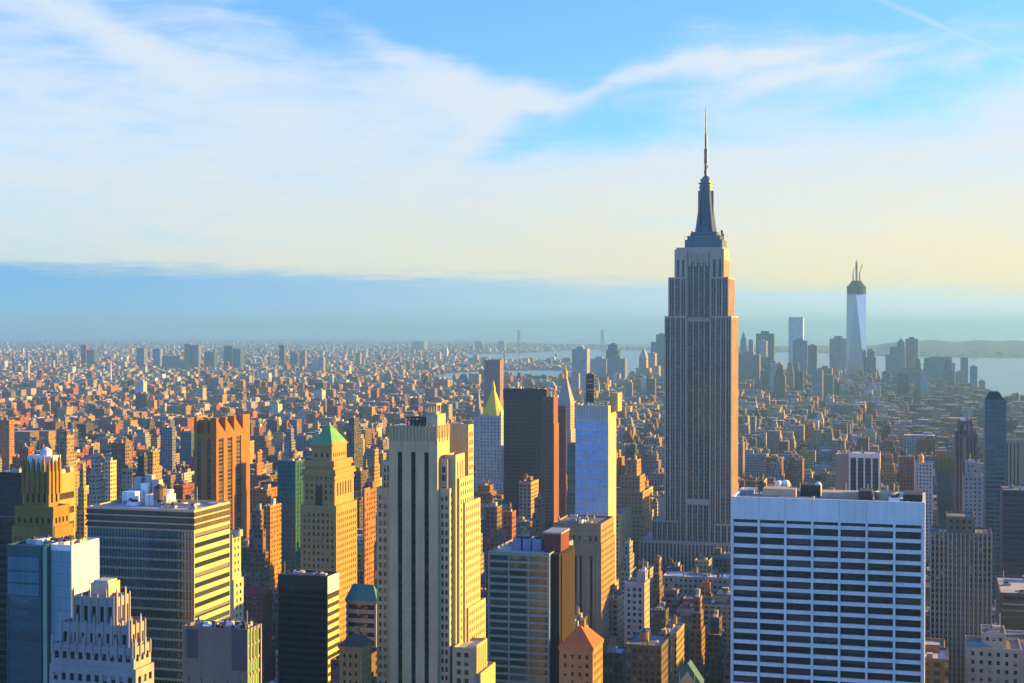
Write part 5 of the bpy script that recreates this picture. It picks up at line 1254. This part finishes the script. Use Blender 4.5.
for t in [(69, 75, 384, 5200, 'orange brick'), (100, 106, 388, 5300, 'cream'), (112.5, 118.5, 388, 5200, 'cream'), (120, 125.5, 390, 5250, 'tan brick'), (126.5, 132.5, 387, 5150, 'cream'), (134, 140, 387, 5200, 'cream'), (144, 152.5, 391, 5000, 'orange brick'), (157, 166, 389, 4900, 'orange brick'),
          (207.5, 218.5, 378, 5200, 'mauve'), (219.5, 227, 383, 5300, 'brown brick'), (236.5, 243, 381, 5200, 'orange brick'), (254, 260, 380, 5300, 'mauve'), (261, 265.5, 382, 5250, 'brown brick'), (267.5, 273.5, 382, 5200, 'mauve'), (291, 297.5, 384, 5300, 'red brick'), (299, 303, 383, 5250, 'brown brick'),
          (296, 305, 404, 3900, 'brown brick'), (314, 320, 406, 3800, 'brown brick'), (321, 325.5, 401, 3900, 'tan brick'), (326.5, 333, 400, 3850, 'brown brick'), (335, 341, 404, 3800, 'mauve'), (354, 361, 392, 4800, 'teal glass'), (92, 104, 409, 3500, 'dark brown'), (2, 14, 420, 3200, 'ochre'),
          (6, 11, 405, 3900, 'red brick'), (20, 25, 403, 3950, 'orange brick'), (31, 36, 404, 3900, 'red brick'), (43, 48, 401, 3900, 'orange brick'), (55, 60, 402, 3950, 'brown brick'), (62, 67, 402, 3900, 'red brick'), (36, 40, 398, 4300, 'mauve'), (50, 55, 396, 4300, 'mauve'),
          (81, 86, 345, 9500, 'red brick'), (86.5, 94, 350, 9400, 'blue glass'), (68.5, 72, 351, 9500, 'cream'), (52, 56, 353, 9400, 'tan brick'), (136.5, 144, 348, 9000, 'blue-grey'), (153, 160, 349, 8800, 'blue-grey'), (162, 180, 356, 8600, 'mauve'), (184.5, 190.5, 344, 9300, 'red brick'), (192.5, 198.5, 345, 9300, 'blue-grey'),
          (204, 214, 352, 8900, 'blue glass'), (224, 232, 346, 8700, 'teal glass'), (232.5, 240.5, 349, 8650, 'blue glass'), (279, 284, 345, 9200, 'dark brown'), (290, 295.5, 352, 9000, 'mauve'), (312, 317.5, 360, 8000, 'pale grey'), (318.5, 323.5, 357, 8000, 'grey stone'), (355, 360, 353, 9500, 'tan brick'), (300, 305, 352, 9000, 'orange brick'),
          (475, 482, 341.5, 15500, 'blue-grey'), (497.5, 504.5, 341.5, 15500, 'blue-grey'), (412, 424, 341.5, 16500, 'blue-grey'), (436, 440, 352, 11000, 'cream'), (443, 447, 349, 12000, 'white'), (424, 429, 362, 8200, 'brown brick'), (455, 458, 377, 6300, 'white')]:
    forced(t[0], t[1], None, t[2], t[3], t[4], kind='housing_tower' if t[3] < 7000 else 'far_shore_tower', depth=(t[1] - t[0]) * t[3] / F * .9)
r2 = random.Random(17)
for i in range(34):      # the crowded blocks between the big downtown towers
    D = r2.uniform(4700, 6700); pc = r2.choice([r2.uniform(736, 845), r2.uniform(865, 966)]); w = r2.uniform(6, 13)
    t = (pc - w / 2, pc + w / 2, r2.uniform(352, 374) + (6800 - D) / 180, D, r2.choice(['blue-grey', 'grey stone', 'charcoal', 'mauve', 'brown brick', 'blue glass', 'tan brick', 'pale grey']))
    x0, x1, y0, y1 = plan(t[0], t[1], t[1], D, w * D / F * .8)
    if not near_rects(x0, x1, y0, y1): forced(t[0], t[1], None, t[2], D, t[4], kind='downtown_building', depth=w * D / F * .8, step=r2.random() < .35)
for i in range(16):      # and in the gap beside the spired skyscraper
    D = r2.uniform(4300, 6200); pc = r2.uniform(572, 662); w = r2.uniform(5, 9)
    t = (pc - w / 2, pc + w / 2, r2.uniform(364, 384) + (6200 - D) / 160, D, r2.choice(['blue-grey', 'grey stone', 'tan brick', 'mauve', 'ochre', 'pale grey', 'cream']))
    x0, x1, y0, y1 = plan(t[0], t[1], t[1], D, w * D / F * .8)
    if not near_rects(x0, x1, y0, y1): forced(t[0], t[1], None, t[2], D, t[4], kind='downtown_building', depth=w * D / F * .8, step=r2.random() < .35)
for i in range(40):      # slabs and towers scattered over the east side
    D = r2.uniform(2600, 5000); pc = r2.uniform(2, 470); w = r2.uniform(7, 13) * 3600 / D
    t = (pc - w / 2, pc + w / 2, 327 + 250 * F / D - r2.uniform(40, 68) * F / D, D, r2.choice(['red brick', 'brown brick', 'tan brick', 'cream', 'orange brick', 'mauve', 'white', 'ochre', 'brown brick', 'charcoal']))
    x0, x1, y0, y1 = plan(t[0], t[1], t[1], D, r2.uniform(14, 22))
    if not near_rects(x0, x1, y0, y1): forced(t[0], t[1], None, t[2], D, t[4], kind='apartment_house', depth=r2.uniform(14, 30))
for b in CITYB: b['far'] = False
def pick(opts):
    r = rnd.random() * sum(w for _, w in opts)
    for n, w in opts:
        r -= w
        if r <= 0: return n
    return opts[-1][0]
WALLS = [('red brick', 22), ('brown brick', 20), ('tan brick', 20), ('cream', 12), ('ochre', 9), ('orange brick', 10), ('grey stone', 14), ('pale grey', 9), ('white', 6), ('dark brown', 6), ('charcoal', 4), ('blue-grey', 4), ('mauve', 5)]
ROOFS = [('grey', 38), ('black', 33), ('silver', 10), ('white', 6), ('tan', 13)]
def ycap(D): return float(np.interp(D, [600, 800, 1000, 1300, 1700, 2200, 3000, 4200, 5200, 6000, 8000], [665, 640, 604, 540, 476, 444, 420, 400, 384, 370, 363]))
AV = [-3400, -3180, -2960, -2740, -2520, -2300, -2080, -1860, -1640, -1430, -1230, -1020, -820, -680, -540, -398, -258, 22, 266, 510, 754, 998, 1250, 1500]
LOTS = []; PAVB = []
def place_blocks():
    for i in range(len(AV) - 1):
        xa, xb = AV[i] + 14, AV[i + 1] - 14
        for k in range(-9, 80):
            ys = 1255 - 80.5 * 12 + 80.5 * k; sh = 0 if ys < 2600 else (105 if ys < 4200 else (-60 if ys < 5400 else 60)); xa, xb = AV[i] + 14 + sh, AV[i + 1] - 14 + sh
            if ys > 2600 and k % 3 == 0: xa += 4; xb -= 4
            y0, y1 = ys + 8, ys + 72.5
            if y1 > 7500: break
            if xb < xe(y0) + 20 or xa > xw(y0) - 20: continue
            xm, ym = (xa + xb) / 2, (y0 + y1) / 2
            pxs = [project(x, y, 30) for x in (xa, xb) for y in (y0, y1)]; Dm = -sT * xm + cT * ym
            inside = Dm > 560 and max(p[0] for p in pxs) > -25 and min(p[0] for p in pxs) < 1050
            shade = (not inside) and xm > 0 and ym > 380 and ym < 4200 and xm < 60 + .10 * ym + 900
            if not (inside or shade): continue
            if xa < xe(y0) + 15: xa2 = xe(y0) + 15
            else: xa2 = xa
            xb2 = min(xb, xw(y0) - 15)
            if inside and Dm < 3500: PAVB.append((xa2 - 4, xb2 + 4, y0 - 3.5, y1 + 3.5))
            for row in (0, 1):
                x = xa2
                while x < xb2 - 7:
                    w = rnd.uniform(9, 30) if Dm < 2400 else rnd.uniform(10, 34)
                    if Dm > 4500: w *= 1.3
                    if rnd.random() < .10 and Dm > 1300: w = rnd.uniform(36, 66)
                    x2 = min(x + w, xb2)
                    if xb2 - x2 < 8: x2 = xb2
                    d = rnd.uniform(24, 31); ya, yb = (y0, y0 + d) if row == 0 else (y1 - d, y1)
                    xc, yc = (x + x2) / 2, (ya + yb) / 2; D = -sT * xc + cT * yc
                    end = x < xa2 + 1 or x2 > xb2 - 1
                    if yc < 1700: h = rnd.lognormvariate(math.log(40), .5)
                    elif yc < 2900: h = rnd.lognormvariate(math.log(27), .5)
                    elif yc < 5200 or xc < -900: h = rnd.lognormvariate(math.log(17), .42)
                    else: h = rnd.lognormvariate(math.log(38), .55)
                    if rnd.random() < (.07 if yc > 2900 else .05): h *= rnd.uniform(1.7, 2.8)
                    if end: h *= 1.25
                    h = max(10, min(h, 115))
                    if shade: h = min(max(h * 1.5, 18), 100) if yc < 1700 else h * 1.2
                    else: h = max(9, min(h, 250 - (ycap(D) - 327) * D / F))
                    if D > 300 and not near_rects(x, x2, ya, yb):
                        LOTS.append(dict(x0=x + .02, x1=x2 - .02 - (.6 if rnd.random() < .2 else 0), y0=ya + rnd.uniform(0, 1.2), y1=yb, h=h, col=pick(WALLS), roof=pick(ROOFS), kind=None, tank=rnd.random() < .35, step=h > 45 and rnd.random() < .45, force=False, bay=rnd.uniform(2.6, 4.6), far=shade))
                    x = x2
place_blocks()
CITYB += LOTS
for b in CITYB:
    if b['kind'] is None: b['kind'] = 'brick_building' if 'brick' in b['col'] or b['col'] in ('ochre', 'dark brown', 'mauve') else ('stone_building' if b['col'] in ('grey stone', 'cream', 'pale grey', 'white') else 'loft_building')
    b['g'] = gz((b['x0'] + b['x1']) / 2, b['y0']); b['D'] = -sT * (b['x0'] + b['x1']) / 2 + cT * b['y0']
    a, c = project(b['x0'], b['y0'], b['g'] + b['h']), project(b['x1'], b['y0'], b['g'] + b['h']); s = project(b['x1'], b['y1'], b['g'] + b['h'])
    b['px'] = (a[0], c[0], s[0]); b['py'] = min(a[1], c[1], s[1]); b['pb'] = project(b['x0'], b['y0'], b['g'])[1]
# which of them show, and how much: cover the picture from near to far
def visible_area():
    occ = np.zeros((683, 1024), bool)
    ev = [(r[0], r[1], r[2], r[3], 683, None) for r in RECT] + [(b['D'], min(b['px']), max(b['px']), b['py'], b['pb'], b) for b in CITYB if not b['far']]
    ev.sort(key=lambda e: e[0])
    for D, a, c, t, bt, b in ev:
        i0, i1 = max(0, int(round(a))), min(1024, int(round(c))); j0, j1 = max(0, int(round(t))), min(683, int(round(bt)))
        vis = 0; cx = cy = 0
        if i1 > i0 and j1 > j0:
            sub = occ[j0:j1, i0:i1]; free = ~sub; vis = int(free.sum())
            if vis and b is not None:
                jj, ii = np.nonzero(free); cx, cy = i0 + ii.mean(), j0 + jj.mean()
            sub[:] = True
        if b is not None: b['vis'] = vis; b['c'] = (cx, cy)
visible_area()
for b in CITYB: b.setdefault('vis', 0)
cand = sorted([b for b in CITYB if b['vis'] > 3 and not b['far'] and (b['force'] or b['D'] < 4200)], key=lambda b: -b['vis'] - (1e6 if b['force'] else 0))
INDIV = cand[:380]
ids = {id(b) for b in INDIV}

# ---- labels: look first, then where it stands
def size_word(b):
    w = b['x1'] - b['x0']; h = b['h']
    if h > 75: return 'tall slender' if w < 22 else 'tall broad'
    if h > 42: return 'mid-rise' if w < 24 else 'bulky mid-rise'
    return 'narrow low' if w < 14 else ('low' if w < 26 else 'wide low')
def rel(b):
    cx, cy = b['c']; best = None
    for D, l, r, t, s in RECT:
        if not s: continue
        dx = max(l - cx, 0, cx - r); dy = max(t - cy, 0); sc = dx + dy * .8 + (0 if (l <= cx <= r) else 4)
        if best is None or sc < best[0]: best = (sc, D, l, r, t, s)
    _, D, l, r, t, s = best
    if l <= cx <= r: return ('behind' if b['D'] > D else 'in front of') + ' the ' + s
    return ('left of' if cx < l else 'right of') + ' the ' + s
ORD = ['nearest', 'second nearest', 'third nearest', 'fourth nearest', 'fifth nearest', 'sixth nearest', 'seventh nearest', 'eighth nearest', 'ninth nearest', 'tenth nearest', 'eleventh nearest', 'twelfth nearest']
KW = {'apartment_tower': 'apartment tower', 'loft_building': 'loft building', 'housing_tower': 'housing tower', 'far_shore_tower': 'tower across the river', 'downtown_building': 'downtown tower', 'apartment_house': 'slab block', 'brick_building': 'building', 'stone_building': 'building'}
for b in INDIV:
    b['lab'] = [size_word(b), b['col'], KW[b['kind']], rel(b)]
def text(b, full=0):
    s, c, k, r = b['lab']
    if full and b['tank'] and b['D'] < 2400: return f'{s} {c} {k} with water tank, {r}'
    if full and b['step']: return f'{s} stepped {c} {k}, {r}'
    if full and b['roof'] in ('white', 'silver', 'tan', 'black'): return f"{s} {c} {k}, {b['roof']} roof, {r}"
    return f'{s} {c} {k}, {r}'
def clash(fn):
    g = {}
    for b in INDIV: g.setdefault(fn(b), []).append(b)
    return g
dup = {id(b) for v in clash(text).values() if len(v) > 1 for b in v}
for s, v in clash(lambda b: text(b, id(b) in dup)).items():
    v.sort(key=lambda b: b['D'])
    for i, b in enumerate(v): b['label'] = s if len(v) == 1 else f'{s}, {ORD[min(i, 11)]}'
def setback(b):
    x0, x1, y0, y1, g, h = b['x0'], b['x1'], b['y0'], b['y1'], b['g'], b['h']
    if not b['step']: return [(x0, x1, y0, y1, g, g + h)]
    w, d = (x1 - x0), (y1 - y0)
    return [(x0, x1, y0, y1, g, g + h * .72), (x0 + w * .12, x1 - w * .12, y0 + d * .14, y1 - d * .1, g + h * .72, g + h * .88), (x0 + w * .24, x1 - w * .22, y0 + d * .26, y1 - d * .2, g + h * .88, g + h)]
def jitter(c, a=.18):
    k = .82 + .95 * rnd.uniform(-a, a); return tuple(max(.01, min(.75, q * k * (1 + rnd.uniform(-.05, .05)))) for q in c)
tank_mesh = None
GRP = {'housing_tower': 'housing towers by the river', 'far_shore_tower': 'towers across the river'}
def build_individual(b):
    col = jitter(PAL[b['col']]); roof = jitter(RF[b['roof']]); bx = setback(b); x0, x1, y0, y1, _, z = bx[-1]; c = ((b['x0'] + b['x1']) / 2, (b['y0'] + b['y1']) / 2, b['g'])
    root = tag(empty(b['kind'], c), b['label'], KW[b['kind']].split(' across')[0], GRP.get(b['kind'], 'older buildings of the middle distance'))
    B = [fbox(*q, col, 1.0, roof, b['bay']) for q in bx]; near = b['D'] < 2400
    if near:
        for q in bx[::2]:
            a0, a1, c0, c1, _, zz = q; t = .5
            for e in ((a0 - .12, a1 + .12, c0 - .12, c0 + t), (a0 - .12, a1 + .12, c1 - t, c1 + .12), (a0 - .12, a0 + t, c0 + t, c1 - t), (a1 - t, a1 + .12, c0 + t, c1 - t)): B.append(fbox(*e, zz - .6, zz + .9, tuple(min(.8, v * 1.12) for v in col), 0, tuple(min(.8, v * 1.1) for v in col)))
    gl = b['col'] in ('blue glass', 'teal glass')
    boxes_mesh('wall', B, CITYG if gl else CITY, root, c)
    w, d = x1 - x0, y1 - y0
    bw, bd = max(2.5, w * rnd.uniform(.2, .4)), max(2.5, d * rnd.uniform(.2, .35)); bxx, byy = rnd.uniform(x0 + .8, x1 - bw - .8) if w > bw + 2 else x0 + .5, rnd.uniform(y0 + d * .3, max(y0 + d * .31, y1 - bd - 1))
    boxes_mesh('roof_house', [fbox(bxx, bxx + bw, byy, byy + bd, z, z + rnd.uniform(3, 5.5), jitter(PAL[rnd.choice(['tan brick', 'grey stone', 'pale grey', 'brown brick', b['col']])]), 0, roof)], CITY, root, c)
    if near and b['vis'] > 25:
        if b['tank'] and w > 7:
            m = MB(); tx, ty = rnd.uniform(x0 + 3, x1 - 3), rnd.uniform(y0 + 3, y0 + d * .5); r = rnd.uniform(1.6, 2.3); zb = z + rnd.uniform(2, 4.5)
            m.lathe(tx, ty, [(r, zb), (r, zb + 3.8)], 10); o = m.build('water_tank', TANKW, root, c)
            m = MB(); m.lathe(tx, ty, [(r * 1.1, zb + 3.8), (.1, zb + 5.4)], 10); m.build('tank_lid', ROOFD, o, c)
            m = MB()
            for i in (-1, 1):
                for j in (-1, 1): m.box(tx + i * r * .6 - .12, tx + i * r * .6 + .12, ty + j * r * .6 - .12, ty + j * r * .6 + .12, z, zb)
            m.build('tank_stand', DARKM, o, c)
        for i in range(rnd.randint(1, 3)):
            q = rnd.uniform(1, 2.6); xx, yy = rnd.uniform(x0 + 1, max(x0 + 1.1, x1 - q - 1)), rnd.uniform(y0 + 1, max(y0 + 1.1, y1 - q - 1))
            boxes_mesh('rooftop_unit', [fbox(xx, xx + q, yy, yy + q * rnd.uniform(.7, 1.4), z, z + rnd.uniform(1, 2.2), RF[rnd.choice(['silver', 'white', 'grey'])], 0, RF['silver'])], CITY, root, c)
for b in INDIV: build_individual(b)
# ---- everything smaller: one mass
B = []; GB = []
for b in CITYB:
    if id(b) in ids: continue
    col = jitter(PAL[b['col']], .25); roof = jitter(RF[b['roof']], .3)
    for q in setback(b): B.append(fbox(*q, col, 1.0, roof, b['bay']))
    x0, x1, y0, y1, _, z = setback(b)[-1]; w, d = x1 - x0, y1 - y0
    if not b['far']:
        for i in range(1 if b['D'] > 3000 else 2):
            bw, bd = w * rnd.uniform(.15, .35), d * rnd.uniform(.12, .3); xx, yy = rnd.uniform(x0, x1 - bw), rnd.uniform(y0, y1 - bd)
            B.append(fbox(xx, xx + bw, yy, yy + bd, z, z + rnd.uniform(2, 5), jitter(PAL[pick(WALLS)]), 0, jitter(RF[pick(ROOFS)])))
tag(boxes_mesh('city_blocks', B, CITY), 'mass of small city buildings filling the blocks between the towers', 'city blocks', None, 'stuff')
pv = MB()
for a, b_, c, d in PAVB:
    nx = max(1, int((b_ - a) / 150)); z = gz((a + b_) / 2, (c + d) / 2)
    pv.box(a, b_, c, d, z - .3, z + .14, bottom=False)
if pv.f: tag(pv.build('pavement', PAVE), None, None, None, 'structure')
# ---- across the river: low roofs to the horizon
def far_shore():
    R_ = np.random.default_rng(3); B = []
    def scatter(n, p0, p1, dn, df, hmean, wide=1.0):
        for _ in range(n):
            p = R_.uniform(p0, p1); a, b = dn(p), df(p); D = a * (b / a) ** (R_.uniform() ** .9)
            if D > 26000: continue
            x, y = ray(p)[0] * D, ray(p)[1] * D; w, d = R_.uniform(10, 38) * wide * (D / 8000) ** .5, R_.uniform(10, 34) * wide; h = R_.lognormal(math.log(hmean), .38)
            if R_.uniform() < .035: h *= R_.uniform(2.0, 3.4); w *= .8
            h = min(h, 62)
            col = jitter(PAL[pick([('red brick', 20), ('brown brick', 18), ('tan brick', 20), ('cream', 16), ('pale grey', 14), ('white', 16), ('blue-grey', 8), ('orange brick', 12), ('charcoal', 4)])], .25); g = drop(x, y) + 3
            B.append(fbox(x, x + w, y, y + d, g, g + h, col, 1.0, jitter(RF[pick([('grey', 20), ('black', 14), ('silver', 22), ('white', 22), ('tan', 12)])], .3), 4.5))
    scatter(15000, -40, 455, lambda p: bk(p) + 60, lambda p: 26000, 12)
    scatter(1500, 445, 596, lambda p: bk(p) + 60, bkf, 11, 1.3)
    scatter(1100, 456, 606, lambda p: interp(p, [(452, 14200), (520, 15000), (612, 18500)]) + 100, lambda p: interp(p, [(452, 26000), (500, 25000), (612, 19300)]), 14, 1.4)
    scatter(500, 610, 1040, lambda p: interp(p, [(596, 17500), (800, 15500), (900, 12800), (1200, 12000)]) + 80, lambda p: interp(p, [(596, 18000), (800, 16000), (900, 13400), (1200, 12800)]), 12, 1.3)
    tag(boxes_mesh('far_shore_blocks', B, CITY), 'low rooftops across the river spreading to the horizon', 'city blocks', None, 'stuff')
far_shore()
# ---- park trees in the east side squares
def park_trees():
    r = random.Random(9); mb = MB()
    for (p0, p1, D0, D1, n) in ((122, 165, 4300, 4600, 420), (440, 470, 4100, 4250, 140), (640, 655, 3300, 3400, 60), (0, 300, 4650, 5250, 900), (180, 330, 3500, 3700, 160), (480, 560, 5200, 5600, 160), (860, 900, 3300, 3380, 60)):
        for _ in range(n):
            p = r.uniform(p0, p1); D = r.uniform(D0, D1); x, y = ray(p)[0] * D, ray(p)[1] * D; g = gz(x, y)
            for _ in range(10):
                cx, cy, cz = x + r.gauss(0, 3), y + r.gauss(0, 3), g + r.uniform(5, 17); s = r.uniform(1.2, 2.6)
                a = r.uniform(0, 6.28); dx, dy = s * math.cos(a), s * math.sin(a); t = r.uniform(-.8, .8)
                mb.quad((cx - dx, cy - dy, cz - s * .6), (cx + dx, cy + dy, cz - s * .6 + t), (cx + dx * .8, cy + dy * .8, cz + s), (cx - dx * .7, cy - dy * .7, cz + s * .8))
            mb.box(x - .3, x + .3, y - .3, y + .3, g, g + 8, bottom=False, top=False)
    tag(mb.build('park_trees', wallmat('winter_foliage', (.075, .08, .045), var=.4)), 'brown-green trees of the squares among the far low blocks', 'trees', None, 'stuff')
park_trees()

# ================================================================== air
def haze():
    m = bpy.data.materials.new('haze_air'); m.use_nodes = True; k = NT(m.node_tree); k.n.clear()
    o = k.new('ShaderNodeOutputMaterial'); v = k.new('ShaderNodeVolumePrincipled'); k.l.new(v.outputs[0], o.inputs['Volume'])
    v.inputs['Color'].default_value = HAZE['color']; v.inputs['Density'].default_value = HAZE['density']; v.inputs['Anisotropy'].default_value = HAZE['g']
    b = MB(); b.box(-70000, 40000, -3000, 70000, -420, 455); h = b.build('haze', m); h['kind'] = 'stuff'
    return h
HAZE = dict(color=(.22, .53, 1.0, 1), density=5.6e-5, g=.2)
haze()
